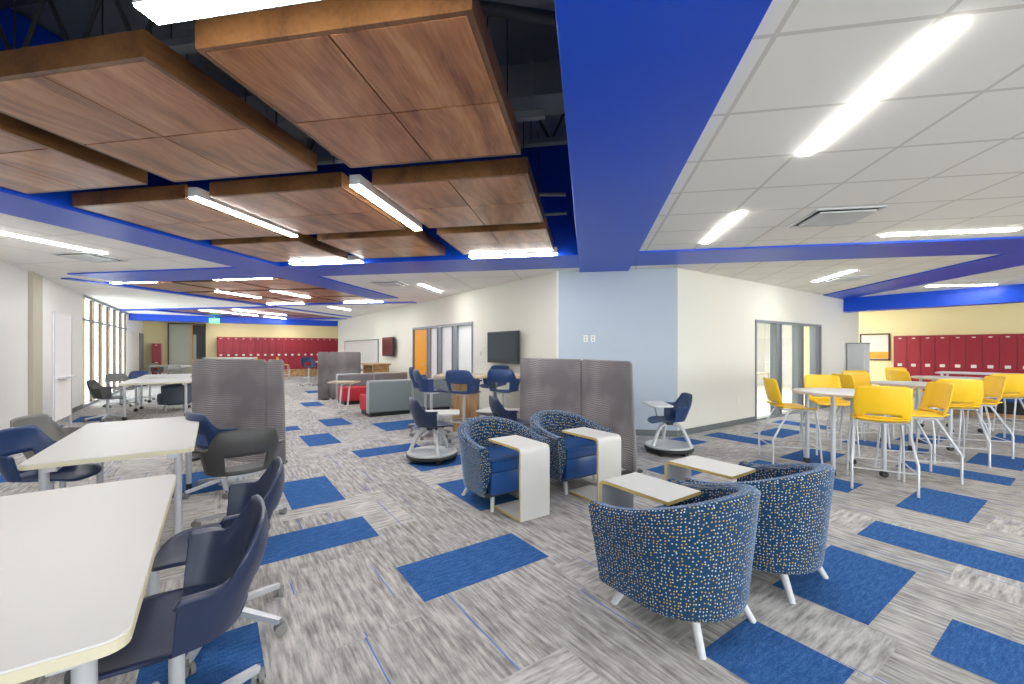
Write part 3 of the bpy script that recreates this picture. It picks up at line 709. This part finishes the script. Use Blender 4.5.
def ring_base(t, seat_z):
    b = bmesh.new(); lathe(b, [(.02, .075), (.27, .075), (.30, .085), (.315, .10), (.315, .115), (.285, .12), (.26, .10), (.02, .095)], 40); obj('storage_tray', b, 'lightgrey', t, True)
    b = bmesh.new(); lathe(b, [(.10, .05), (.31, .05), (.325, .062), (.325, .08), (.31, .09), (.10, .09)], 40); obj('bumper_ring', b, 'black', t, True)
    for i in range(5):
        a = i * 2 * PI / 5; b = bmesh.new(); caster(b, .27 * math.cos(a), .27 * math.sin(a), a + 1, .026); obj('caster', b, 'black', t, True)
    for i in range(3):
        a = PI / 2 + i * 2 * PI / 3 + .5; c, s = math.cos(a), math.sin(a)
        b = bmesh.new(); pts = [(.05, seat_z - .055), (.14, seat_z - .07), (.19, seat_z - .13), (.25, .2), (.285, .11)]
        tube(b, [(c * r, s * r, z) for r, z in pts], .022, 10, .026); obj('strut', b, 'lightgrey', t, True)
    b = bmesh.new(); cyl(b, (0, 0, seat_z - .045), .07, .035); cyl(b, (0, 0, seat_z - .02), .03, .03); obj('swivel', b, 'charcoal', t, True)
def node(m, seat_z=.45, base='star', name='swivel_chair', cat='chair', rot=.3, ring=False, tablet=False, hole=True):
    def fn(label, group):
        t = thing(name, label, cat, group=group)
        o = finish_shell(shell_bm(hole), m, t); o.location = (0, 0, seat_z)
        if base == 'star': star_base(t, seat_z, rot, foot_ring=ring)
        else: ring_base(t, seat_z)
        if tablet:
            b = bmesh.new(); prism(b, rounded(.56, .30, .06), .635, .655, .004); o = obj('writing_tablet', b, 'white', t, True); o.location = (.06, .14, .012)
            b = bmesh.new(); tube(b, [(.1, .0, seat_z - .045), (.33, .04, seat_z - .04), (.345, .06, seat_z + .0), (.345, .10, .60), (.30, .13, .64)], .014, 10); obj('tablet_arm', b, 'silver', t, True)
        return t
    return Maker(fn)
navy = node('navy', name='swivel_chair'); blue = node('navy2', name='swivel_chair', rot=.9)
gry = node('greyplastic', name='swivel_chair', rot=.05); mgr = node('midgrey', name='swivel_chair', rot=.5)
bstool = node('navy2', seat_z=.74, name='counter_stool', cat='stool', ring=True, rot=.6)
tabchair = node('navy2', base='ring', name='tablet_chair', tablet=True, hole=False); ringchair = node('navy', base='ring', name='tablet_chair', hole=False)
def hd(dx, dy): return head(dx, dy)
gN = 'navy swivel chairs at the left tables'
navy(W(-.11, -1.93), hd(-.72, -.70), 'navy swivel chair nearest the camera, tucked at the front white table', gN)
navy(W(.03, -2.62), hd(-.76, -.65), 'navy swivel chair second along the front white table', gN)
gry(W(.17, -4.08), hd(-.80, .60), 'black shell swivel chair with an open lower back beside the second table')
blue(W(.07, -5.2), hd(.35, .94), 'blue swivel chair between the second table and the grey screen')
blue(W(-1.05, -4.78), hd(.94, .34), 'blue swivel chair on the wall side of the second table')
mgr(W(-1.15, -5.6), hd(.9, .4), 'grey swivel chair behind the blue one on the wall side')
blue(W(-.55, -4.5), hd(.3, .95), 'navy shell chair pushed under the second white table') if False else None
gry(W(-1.75, -11.6), hd(.8, .6), 'dark grey swivel chair at the left end of the third table', None)
mgr(W(-1.9, -14.2), hd(.8, -.2), 'grey swivel chair beyond the third table by the timber glazing', None)
blue(W(-1.7, -15.4), hd(.6, -.6), 'small blue chair at the far corner of the third table', None)
ringchair((-1.96, 5.20, 0), hd(.80, .60), 'navy chair on a round tray base in the centre aisle, seen from behind')
tabchair((1.11, 6.14, 0), hd(-.95, -.12), 'blue chair with a white writing tablet before the pale blue corner wall')
navy((-.98, 5.5, 0), hd(.9, .5), 'dark navy chair back showing between the armchair and the tall screen')

# white tables on the left
def desk(loc, rz, w, d, label, z=.74, corner=.05, grp='white tables on the left'):
    t = thing('classroom_table', label, 'table', loc, rz, grp)
    b = bmesh.new(); prism(b, rounded(w, d, corner), z - .006, z, 0); obj('table_top', b, 'white', t)
    b = bmesh.new(); prism(b, rounded(w + .004, d + .004, corner), z - .034, z - .006); obj('edge_band', b, 'cream', t)
    b = bmesh.new(); box(b, (0, 0, z - .055), (w - .2, .06, .035)); box(b, (-w / 2 + .12, 0, z - .055), (.06, d - .12, .035)); box(b, (w / 2 - .12, 0, z - .055), (.06, d - .12, .035)); obj('under_frame', b, 'silver', t)
    for sx in (-1, 1):
        for sy in (-1, 1):
            x, y = sx * (w / 2 - .09), sy * (d / 2 - .09)
            b = bmesh.new(); tube(b, [(x, y, .075), (x, y, z - .036)], .024, 14); lg = obj('leg', b, 'silver', t, True)
            b = bmesh.new(); caster(b, x, y, .6 + sx, .034); cyl(b, (x, y, .07), .018, .03); obj('caster', b, 'black', lg, True)
    return t
A45 = math.radians(45)
desk(W(-.58, -2.17), A45, .82, 1.62, 'white caster table nearest the camera at lower left')
desk(W(-.535, -4.58), A45, .83, 1.74, 'white caster table second from the camera on the left')
desk(W(-.98, -12.1), A45, 1.15, 1.7, 'white table third from the camera beyond the grey screen')
desk(W(-1.0, -14.0), A45, 1.0, 1.7, 'white table behind the third one by the timber glazing')
desk((-17.2, 15.1, 0), 0, 1.6, .8, 'small white table at the far end before the sage door')
mgr((-18.2, 15.4, 0), hd(1, 0), 'tiny grey chair at the far white table, left end')
mgr((-16.2, 14.4, 0), hd(-.5, .8), 'tiny grey chair at the far white table, near side')

desk((-15.2, 16.0, 0), .2, 2.0, .6, 'long pale high table showing over the grey screen before the far lockers', 1.06)
# slate lounge chair under the third table
t = thing('lounge_chair', 'dark slate rounded lounge chair behind the third white table', 'armchair', W(-.75, -12.6), head(-.6, -.8))
t.scale = (.92, .92, .92)
b = bmesh.new(); grid = []
for i in range(25):
    a = math.radians(-125 + 250 * i / 24); row = []
    for r, z in ((.30, .16), (.40, .22), (.44, .45), (.45, .68), (.42, .71), (.37, .66), (.34, .40)):
        row.append(b.verts.new((r * math.sin(a), -r * math.cos(a), z - (.10 * abs(i - 12) / 12 if z > .5 else 0))))
    grid.append(row)
for i in range(24):
    for j in range(6): b.faces.new((grid[i][j], grid[i + 1][j], grid[i + 1][j + 1], grid[i][j + 1]))
b.faces.new(grid[0]); b.faces.new(grid[-1][::-1]); obj('shell', b, 'slate', t, True)
b = bmesh.new(); lathe(b, [(.2, .16), (.34, .18), (.36, .3), (.35, .42), (.3, .45), (.02, .455)], 28); obj('seat', b, 'slate', t, True)
for k in range(4):
    a = PI / 4 + k * PI / 2; b = bmesh.new(); tube(b, [(.25 * math.cos(a), .25 * math.sin(a), .17), (.3 * math.cos(a), .3 * math.sin(a), 0)], .016); obj('leg', b, 'silver', t, True)

# mobile whiteboard at the left wall
t = thing('mobile_whiteboard', 'tall mobile glass marker board standing by the left wall', 'whiteboard', W(-1.95, -9.5), math.radians(135) )
b = bmesh.new(); box(b, (0, 0, 1.15), (.95, .012, 1.62)); obj('board', b, 'wallw', t)
for s in (-1, 1):
    b = bmesh.new(); tube(b, [(s * .46, 0, .06), (s * .46, 0, 1.98)], .016); p = obj('post', b, 'silver', t, True)
    b = bmesh.new(); box(b, (s * .46, 0, .075), (.04, .55, .03)); f = obj('foot', b, 'silver', t)
    b = bmesh.new(); caster(b, s * .46, .26, 0); caster(b, s * .46, -.26, 0); obj('caster', b, 'black', f, True)
b = bmesh.new(); box(b, (0, -.05, .98), (.6, .09, .02)); obj('pen_ledge', b, 'lightgrey', t)

# ------------------------------------------------------------------ fabric screens
def screen(points, label, h=1.32, ends=(0., 0.)):
    p0 = Vector(points[0]); t = thing('privacy_screen', label, 'screen', (p0.x, p0.y, 0), 0, 'tall grey mesh screens')
    for k in range(len(points) - 1):
        a = Vector(points[k]) - p0; c = Vector(points[k + 1]) - p0; d = c - a; Ln = d.length; ang = math.atan2(d.y, d.x)
        e0 = ends[0] if k == 0 else 0.; e1 = ends[1] if k == len(points) - 2 else 0.
        out = [(.012, .03), (Ln - .012, .03), (Ln - .012 - e1, h - .02), (Ln - .032 - e1, h), (.032 + e0, h), (.012 + e0, h - .02)]
        def slab(pts, th, m, nm):
            b = bmesh.new(); f = b.faces.new([b.verts.new((x, -th / 2, z)) for x, z in pts])
            e = bmesh.ops.extrude_face_region(b, geom=[f]); bmesh.ops.translate(b, vec=(0, th, 0), verts=[q for q in e['geom'] if isinstance(q, bmesh.types.BMVert)])
            bmesh.ops.recalc_face_normals(b, faces=b.faces)
            bmesh.ops.bevel(b, geom=[q for q in b.edges if abs(q.verts[0].co.y - q.verts[1].co.y) < 1e-6], offset=.006, segments=2, affect='EDGES')
            o = obj(nm, b, m, t); o.location = (a.x, a.y, 0); o.rotation_euler = (0, 0, ang); return o
        o = slab(out, .045, 'mesh', 'fabric_panel')
        b = bmesh.new(); pts = [(x, 0, z) for x, z in out]; tube(b, pts + [pts[0]], .011, 8); q = obj('piping', b, 'midgrey', o)
        b = bmesh.new(); box(b, (.12, 0, .015), (.06, .3, .03)); box(b, (Ln - .12, 0, .015), (.06, .3, .03)); obj('foot', b, 'charcoal', o)
    return t
screen([(-5.05, 4.72, 0), (-3.86, 4.60, 0), (-3.60, 4.61, 0)], 'grey mesh screen standing behind the black swivel chair', 1.285, (0, .03))
screen([(-7.37, 10.70, 0), (-7.24, 11.02, 0), (-6.5, 11.45, 0)], 'narrow grey mesh screen farthest away near the red seats', 1.33)
screen([(-1.05, 6.72, 0), (-.06, 5.95, 0), (.55, 4.93, 0)], 'two panel grey mesh screen behind the dotted armchairs', 1.275, (0, .09))

# ------------------------------------------------------------------ dotted tub armchairs
def armchair_fn(label, group):
    t = thing('tub_armchair', label, 'armchair', group=group)
    b = bmesh.new(); uvl = b.loops.layers.uv.new('UVMap')
    NS = 48; rows = []; arc = 0; prevp = None; arcs = []
    for i in range(NS + 1):
        s = -1 + 2 * i / NS; a = abs(s); sg = 1 if s >= 0 else -1
        def path(R, yb, yf):
            if a < .62:
                ph = a / .62 * PI / 2; return Vector((sg * R * math.sin(ph) , -yb * math.cos(ph) + .0, 0))
            k = (a - .62) / .38; return Vector((sg * R, yf * k, 0))
        rim = .585 + .15 * (math.cos(min(a / .92, 1) * PI) * .5 + .5) ** .8
        o1 = path(.39, .37, .31); o0 = path(.325, .31, .28); i1 = path(.30, .275, .31); i0 = path(.275, .24, .31)
        col = [o0 + Vector((0, 0, .145)), o0.lerp(o1, .10) + Vector((0, 0, .165)), o0.lerp(o1, .5) + Vector((0, 0, .145 + (rim - .145) * .45)), o0.lerp(o1, .93) + Vector((0, 0, rim - .05)),
               o1 * 1.0 + Vector((0, 0, rim - .02)), o1.lerp(i1, .25) + Vector((0, 0, rim)), o1.lerp(i1, .7) + Vector((0, 0, rim - .002)), i1 + Vector((0, 0, rim - .025)), i1.lerp(i0, .5) + Vector((0, 0, .5)), i0 + Vector((0, 0, .36))]
        if prevp is not None: arc += (col[3] - prevp).length
        prevp = col[3]; arcs.append(arc)
        rows.append([b.verts.new(p) for p in col])
    hs = [0, .03, .26, .54, .58, .61, .64, .68, .80, .94]
    for i in range(NS):
        for j in range(9):
            f = b.faces.new((rows[i][j], rows[i + 1][j], rows[i + 1][j + 1], rows[i][j + 1]))
            for lp, (q, w_) in zip(f.loops, ((i, j), (i + 1, j), (i + 1, j + 1), (i, j + 1))):
                sc = 1.0 if w_ < 7 else .85
                lp[uvl].uv = (arcs[q] * sc, hs[w_])
    for row in (rows[0], rows[-1]):
        f = b.faces.new(row)
        for lp in f.loops: lp[uvl].uv = (lp.vert.co.x + 3, lp.vert.co.z)
    o = obj('tub_shell', b, 'dots', t, True)
    b = bmesh.new(); prism(b, [(x * 1.0, y) for x, y in [(.29, .26)] + [(.29 * math.sin(math.radians(90 - k * 12)) , -.27 * math.cos(math.radians(90 - k * 12))) for k in range(0, 16)] + [(-.29, .26)]], .13, .17, 0); obj('base_plate', b, 'charcoal', t)
    b = bmesh.new(); pts = [(.265, .31), (.265, 0)] + [(.265 * math.cos(math.radians(k * 15)), -.24 * math.sin(math.radians(k * 15))) for k in range(1, 12)] + [(-.265, 0), (-.265, .31)]
    prism(b, pts, .34, .445, .02); obj('seat_cushion', b, 'vinyl', t, True)
    b = bmesh.new(); rbox(b, (0, .27, .255), (.53, .07, .20), .015, 2); obj('front_panel', b, 'vinyl', t, True)
    for sx in (-1, 1):
        for sy in (-1, 1):
            b = bmesh.new(); tube(b, [(sx * .185, sy * .19, .15), (sx * .235, sy * .265, .0)], .022, 12, .017); obj('leg', b, 'lightgrey', t, True)
    return t
arm = Maker(armchair_fn)
gA = 'blue dotted tub armchairs'
arm(W(2.07, -1.36), HNV, 'dotted blue tub armchair in the front centre, back to the camera', gA)
arm(W(2.88, -1.31), HNV, 'dotted blue tub armchair right of the front one, back turned', gA)
arm(W(2.22, -3.40), HV, 'dotted blue tub armchair facing the camera, left of its pair', gA)
arm(W(3.05, -3.36), HV, 'dotted blue tub armchair facing the camera by the tall screen', gA)
# C shaped laptop tables
def ctable_fn(label, group):
    t = thing('laptop_table', label, 'side table', group=group); w, h = .31, .60; th = .02
    # local: upright at y=0 front, top and foot run to -Y (towards the chair)
    prof = []
    R = .045
    outer = [(-.50, h)] + [(-R + R * math.sin(math.radians(a)), h - R + R * math.cos(math.radians(a))) for a in range(0, 91, 15)] + [(0, th * .5), (0, 0), (-.40, 0)]
    inner = [(-.40, th), (-th, th)] + [(-th - (R - th) + (R - th) * math.cos(math.radians(a)), h - R + (R - th) * math.sin(math.radians(a))) for a in range(0, 91, 15)] + [(-.50, h - th)]
    pts = outer + inner
    b = bmesh.new(); f = b.faces.new([b.verts.new((-w / 2, y, z)) for y, z in pts])
    e = bmesh.ops.extrude_face_region(b, geom=[f]); nv = [q for q in e['geom'] if isinstance(q, bmesh.types.BMVert)]; bmesh.ops.translate(b, vec=(w, 0, 0), verts=nv)
    bmesh.ops.recalc_face_normals(b, faces=b.faces)
    for fc in b.faces:
        if abs(fc.normal.x) > .9 or (abs(fc.normal.y) > .9 and fc.calc_center_median().y < -.39): fc.material_index = 1
    obj('bent_panel', b, ['white', 'yedge'], t, False)
    b = bmesh.new(); box(b, (0, -.2, -.003), (w - .04, .36, .008)); obj('glide', b, 'charcoal', t)
    t.children[0].location.z = .007; t.children[1].location.z = .007
    return t
ct = Maker(ctable_fn)
gC = 'white bent laptop tables'
ct(W(2.20, -2.80), HV, 'white bent side table reaching over the left facing armchair', gC)
ct(W(3.02, -2.72), HV, 'white bent side table in front of the armchair by the screen', gC)
ct(W(2.14, -1.88), HNV, 'white bent side table at the front centre armchair', gC)
ct(W(2.87, -1.92), HNV, 'white bent side table behind the right back-turned armchair', gC)

# ------------------------------------------------------------------ high wood table and blue stools by the TV
t = thing('high_table', 'long counter height table with pale top and wood pedestal under the television', 'table', (-1.80, 7.27, 0), math.radians(8))
b = bmesh.new(); rbox(b, (0, 0, .955), (1.60, .72, .05), .008, 1); obj('table_top', b, 'table_wood', t)
b = bmesh.new(); rbox(b, (-.30, .05, .465), (.42, .42, .93), .006, 1); obj('pedestal', b, 'oak_v', t)
b = bmesh.new(); tube(b, [(.22, .05, 0), (.22, .05, .93)], .03, 14); cyl(b, (.22, .05, .01), .2, .02, 28); obj('leg', b, 'mullion', t, True)
gS = 'blue counter stools at the high wood table'
bstool((-2.84, 7.2, 0), hd(.95, .25), 'blue counter stool at the left end of the high wood table', gS)
bstool((-2.50, 6.6, 0), hd(.75, .45), 'blue counter stool turned sideways at the table corner', gS)
bstool((-1.90, 6.45, 0), hd(.12, .99), 'blue counter stool with its back to the aisle, middle of the table', gS)
bstool((-1.33, 6.80, 0), hd(.05, 1), 'blue counter stool close beside the tall screen', gS)
bstool((-1.74, 7.90, 0), hd(-.3, -.95), 'blue counter stool on the wall side of the high wood table', gS)
def ltab(loc, rz, label):
    t = thing('low_table', label, 'table', loc, rz, 'small white low tables')
    b = bmesh.new(); prism(b, rounded(.55, .45, .04), .50, .52, .003); obj('table_top', b, 'white', t)
    b = bmesh.new(); tube(b, [(-.2, -.15, .02), (.2, -.15, .02)], .012); tube(b, [(-.2, .15, .02), (.2, .15, .02)], .012); tube(b, [(0, -.15, .02), (0, .15, .02)], .012); obj('base', b, 'silver', t, True)
    for s in (-1, 1):
        b = bmesh.new(); tube(b, [(0, s * .14, .02), (0, s * .14, .5)], .014); obj('leg', b, 'silver', t, True)
ltab((-2.08, 5.85, 0), .3, 'small white low table behind the navy tray-base chair')
ltab((-1.30, 6.2, 0), -.2, 'small white low table beside the dark navy chair back')
# far high table with stool by the second TV
t = thing('high_table', 'small far high table with wood top beneath the reddish television', 'table', W(4.15, -13.4), math.radians(-45))
b = bmesh.new(); rbox(b, (0, 0, .955), (1.2, .6, .05), .008, 1); obj('table_top', b, 'oak', t)
for s in (-1, 1):
    b = bmesh.new(); box(b, (s * .5, 0, .465), (.08, .5, .93)); obj('leg', b, 'oak', t)
bstool(W(3.7, -14.3), hd(.8, -.1), 'blue counter stool at the small far high table', 'blue stools far back')
bstool((-10.65, 14.9, 0), hd(.7, -.6), 'blue stool in the corridor before the far lockers', 'blue stools far back')
desk((-9.85, 15.1, 0), .5, 1.0, .7, 'small table beside the far screen in the corridor', .95)

# ------------------------------------------------------------------ lounge seating
def lounge(label, group):
    t = thing('lounge_sofa', label, 'sofa', group=group)
    # local +Y forward ; back panel at -Y
    b = bmesh.new(); rbox(b, (0, -.33, .41), (.95, .14, .66), .035, 3); obj('backrest', b, 'sofa_grey', t, True)
    b = bmesh.new(); rbox(b, (0, -.33, .735), (.95, .15, .05), .02, 3); obj('top_roll', b, 'sofa_light', t, True)
    for s in (-1, 1):
        b = bmesh.new(); rbox(b, (s * .47, -.33, .41), (.025, .15, .66), .01, 2); obj('side_piping', b, 'sofa_light', t, True)
    b = bmesh.new(); rbox(b, (0, .03, .26), (.93, .62, .34), .04, 3); obj('seat', b, 'redfab', t, True)
    b = bmesh.new(); box(b, (0, -.03, .045), (.86, .66, .09)); obj('base', b, 'black', t)
    return t
lg = Maker(lounge)
gL = 'grey and red lounge seats'
lg(W(3.10, -9.35), HNV, 'grey lounge seat with red cushion, back to the camera, aisle side', gL)
lg(W(4.08, -9.35), HNV, 'grey lounge seat, back to the camera, nearer the wall', gL)
lg(W(3.14, -11.6), HV, 'grey lounge seat with red cushion facing the camera, aisle side', gL)
lg(W(4.12, -11.6), HV, 'grey lounge seat facing the camera, against the back wall', gL)
t = thing('laptop_table', 'small pale topped table with twin silver legs beside the red seat', 'side table', W(2.42, -10.1), math.radians(10))
b = bmesh.new(); prism(b, rounded(.62, .42, .04), .66, .69, .003); obj('table_top', b, 'table_wood', t)
for x in (-.06, .12):
    b = bmesh.new(); tube(b, [(x, -.15, .0 + .02), (x + .04, -.1, .62), (x + .1, .0, .66)], .02); obj('leg', b, 'lightgrey', t, True)
b = bmesh.new(); tube(b, [(-.1, -.15, .015), (.25, -.15, .015)], .015); tube(b, [(-.06, -.15, .015), (-.06, .12, .015)], .012); obj('foot', b, 'silver', t, True)

# ------------------------------------------------------------------ yellow stools and round high tables
def ystool_fn(label, group):
    t = thing('yellow_stool', label, 'stool', group=group); sz = .70
    b = bmesh.new(); NX, NY = 16, 14; g = []
    for i in range(NX + 1):
        x = -1 + 2 * i / NX; row = []
        for j in range(NY + 1):
            y = -1 + 2 * j / NY
            k = 1 - .10 * max(0, -y) ** 2
            z = sz + .012 * x * x - .012 * (1 - x * x) * (1 - y * y)
            if y > .6: z -= .09 * (y - .6) ** 1.5
            if y < -.75: z += .02
            row.append(b.verts.new((x * .225 * k * (1 - .08 * max(0, y - .6)), y * .215, z)))
        g.append(row)
    for i in range(NX):
        for j in range(NY): b.faces.new((g[i][j], g[i + 1][j], g[i + 1][j + 1], g[i][j + 1]))
    o = obj('seat', b, 'yellow', t, True); md = o.modifiers.new('thick', 'SOLIDIFY'); md.thickness = .016; md.offset = -1
    b = bmesh.new(); g = []; NZ = 14
    for i in range(NX + 1):
        x = -1 + 2 * i / NX; row = []
        for j in range(NZ + 1):
            k = j / NZ; z = sz + .02 + .335 * k
            wd = .218 + .012 * math.sin(PI * min(1, k * 1.3)) - (.02 * max(0, k - .9) * 10 * abs(x) ** 6)
            y = -.215 - .075 * k + .045 * x * x - .03 * math.sin(PI * k) * (1 - x * x) * .6
            if k < .12: y += .02 * (1 - k / .12)
            row.append(b.verts.new((x * wd, y, z - (.012 * abs(x) ** 8 if k > .95 else 0))))
        g.append(row)
    for i in range(NX):
        xc = abs(-1 + 2 * (i + .5) / NX)
        for j in range(NZ):
            if j == 1 and xc < .66: continue
            b.faces.new((g[i][j], g[i + 1][j], g[i + 1][j + 1], g[i][j + 1]))
    o = obj('backrest', b, 'yellow', t, True); md = o.modifiers.new('thick', 'SOLIDIFY'); md.thickness = .014; md.offset = 0
    for s in (-1, 1):
        b = bmesh.new(); tube(b, [(s * .24, .25, .0), (s * .225, .21, .50), (s * .20, .19, sz - .02)], .0115, 10); obj('leg', b, 'silver', t, True)
        b = bmesh.new(); tube(b, [(s * .25, -.29, .0), (s * .25, -.29, .30), (s * .243, -.265, .35), (s * .21, -.10, sz - .04), (s * .20, -.06, sz - .02)], .0125, 10); obj('leg', b, 'silver', t, True)
    b = bmesh.new()
    for s in (-1, 1): tube(b, [(s * .246, -.285, .22), (s * .232, .232, .22)], .007, 8)
    tube(b, [(-.232, .232, .22), (.232, .232, .22)], .008, 8); tube(b, [(-.248, -.288, .22), (.248, -.288, .22)], .007, 8)
    obj('foot_rail', b, 'silver', t, True); b = bmesh.new()
    for s in (-1, 1): tube(b, [(s * .2, -.16, sz - .025), (s * .2, .17, sz - .025)], .011, 8)
    tube(b, [(-.2, .17, sz - .025), (.2, .17, sz - .025)], .011, 8); tube(b, [(-.2, -.14, sz - .025), (.2, -.14, sz - .025)], .011, 8)
    obj('seat_frame', b, 'silver', t, True)
    return t
ys = Maker(ystool_fn)
gY = 'yellow counter stools'
T1 = Vector((2.98, 5.62, 0)); T2c = Vector((4.72, 7.15, 0)); T3c = Vector((6.30, 8.72, 0))
ys((2.56, 5.95, 0), hd(1, -.05), 'yellow stool standing sideways at the left of the first round table', gY)
ys((3.01, 5.05, 0), hd(.39, .92), 'yellow stool nearest the camera with its back turned', gY)
ys((3.62, 5.50, 0), hd(-1, .12), 'yellow stool at the right of the first round table, facing left', gY)
ys((3.30, 6.55, 0), hd(-.1, -1), 'yellow stool behind the first round table facing the camera', gY)
ys((4.58, 6.35, 0), hd(.25, .97), 'yellow stool in front of the second round table, back turned', gY)
ys((5.20, 6.85, 0), hd(-.95, .2), 'yellow stool at the right of the second round table', gY)
ys((4.00, 7.15, 0), hd(.95, .1), 'yellow stool at the left of the second round table', gY)
ys((4.55, 7.95, 0), hd(.1, -1), 'yellow stool behind the second round table', gY)
ys((6.30, 7.85, 0), hd(.15, .98), 'yellow stool in front of the third round table by the photo edge', gY)
ys((5.62, 8.55, 0), hd(.98, .1), 'yellow stool at the left of the third round table', gY)
ys((6.15, 9.5, 0), hd(.2, -1), 'yellow stool behind the third round table', gY)
ys((7.15, 8.45, 0), hd(-.95, .2), 'yellow stool at the right of the third round table', gY)
ys((-14.8, 17.4, 0), hd(.7, .7), 'yellow stool peeking over the first grey screen before the far lockers, left one', 'far yellow stools')
ys((-14.0, 17.75, 0), hd(.7, .7), 'yellow stool peeking over the first grey screen before the far lockers, right one', 'far yellow stools')
def rtable_fn(label, group):
    t = thing('round_high_table', label, 'table', group=group); z = .925
    b = bmesh.new(); lathe(b, [(.49, z - .004), (.498, z - .002), (.495, z), (.3, z)], 48); obj('table_top', b, 'white', t, True)
    b = bmesh.new(); lathe(b, [(.48, z - .032), (.50, z - .028), (.502, z - .006), (.49, z - .003)], 48); obj('edge_band', b, 'table_wood', t, True)
    b = bmesh.new(); box(b, (0, 0, z - .05), (.6, .05, .03)); box(b, (0, 0, z - .05), (.05, .6, .03)); obj('under_frame', b, 'silver', t)
    for sx in (-1, 1):
        for sy in (-1, 1):
            x, y = sx * .26, sy * .26
            b = bmesh.new(); tube(b, [(x, y, .07), (x, y, z - .035)], .024, 12); l_ = obj('leg', b, 'silver', t, True)
            b = bmesh.new(); caster(b, x, y, 1.0 * sx + sy, .034); cyl(b, (x, y, .07), .016, .03); obj('caster', b, 'black', l_, True)
    return t
rt = Maker(rtable_fn)
gR = 'round high tables on casters'
rt(T1, .05, 'round white high table nearest the camera among yellow stools', gR)
rt(T2c, .1, 'second round white high table along the diagonal row', gR)
rt(T3c, .2, 'third round white high table closest to the lockers', gR)
t = thing('high_table', 'long grey high table just before the red lockers', 'table', (7.95, 9.95, 0), math.radians(-45), None)
b = bmesh.new(); rbox(b, (0, 0, .93), (1.6, .6, .03), .005, 1); obj('table_top', b, 'lightgrey', t)
for sx in (-1, 1):
    for sy in (-1, 1):
        b = bmesh.new(); tube(b, [(sx * .7, sy * .24, 0), (sx * .7, sy * .24, .92)], .02); obj('leg', b, 'silver', t, True)

# ------------------------------------------------------------------ light, world, camera
w = bpy.data.worlds.new('daylight'); bpy.context.scene.world = w; w.use_nodes = True
w.node_tree.nodes['Background'].inputs[0].default_value = (.93, .97, 1, 1)
w.node_tree.nodes['Background'].inputs[1].default_value = 1.5
cd = bpy.data.cameras.new('camera'); co = bpy.data.objects.new('camera', cd); C.objects.link(co)
co.location = (0, 0, 1.425); co.rotation_euler = (PI / 2, 0, math.radians(10))
cd.sensor_width = 36; cd.lens = 36 * 425 / 1024; cd.shift_y = 7 / 1024; cd.clip_start = .02
sc = bpy.context.scene; sc.camera = co
sc.view_settings.view_transform = 'Standard'; sc.view_settings.look = 'None'; sc.view_settings.gamma = 1; sc.view_settings.use_curve_mapping = False
sc.view_settings.exposure = 2.25
sc.cycles.use_denoising = True
sc.cycles.max_bounces = 8; sc.cycles.diffuse_bounces = 5; sc.cycles.glossy_bounces = 3; sc.cycles.transparent_max_bounces = 8
sc.cycles.sample_clamp_indirect = 6
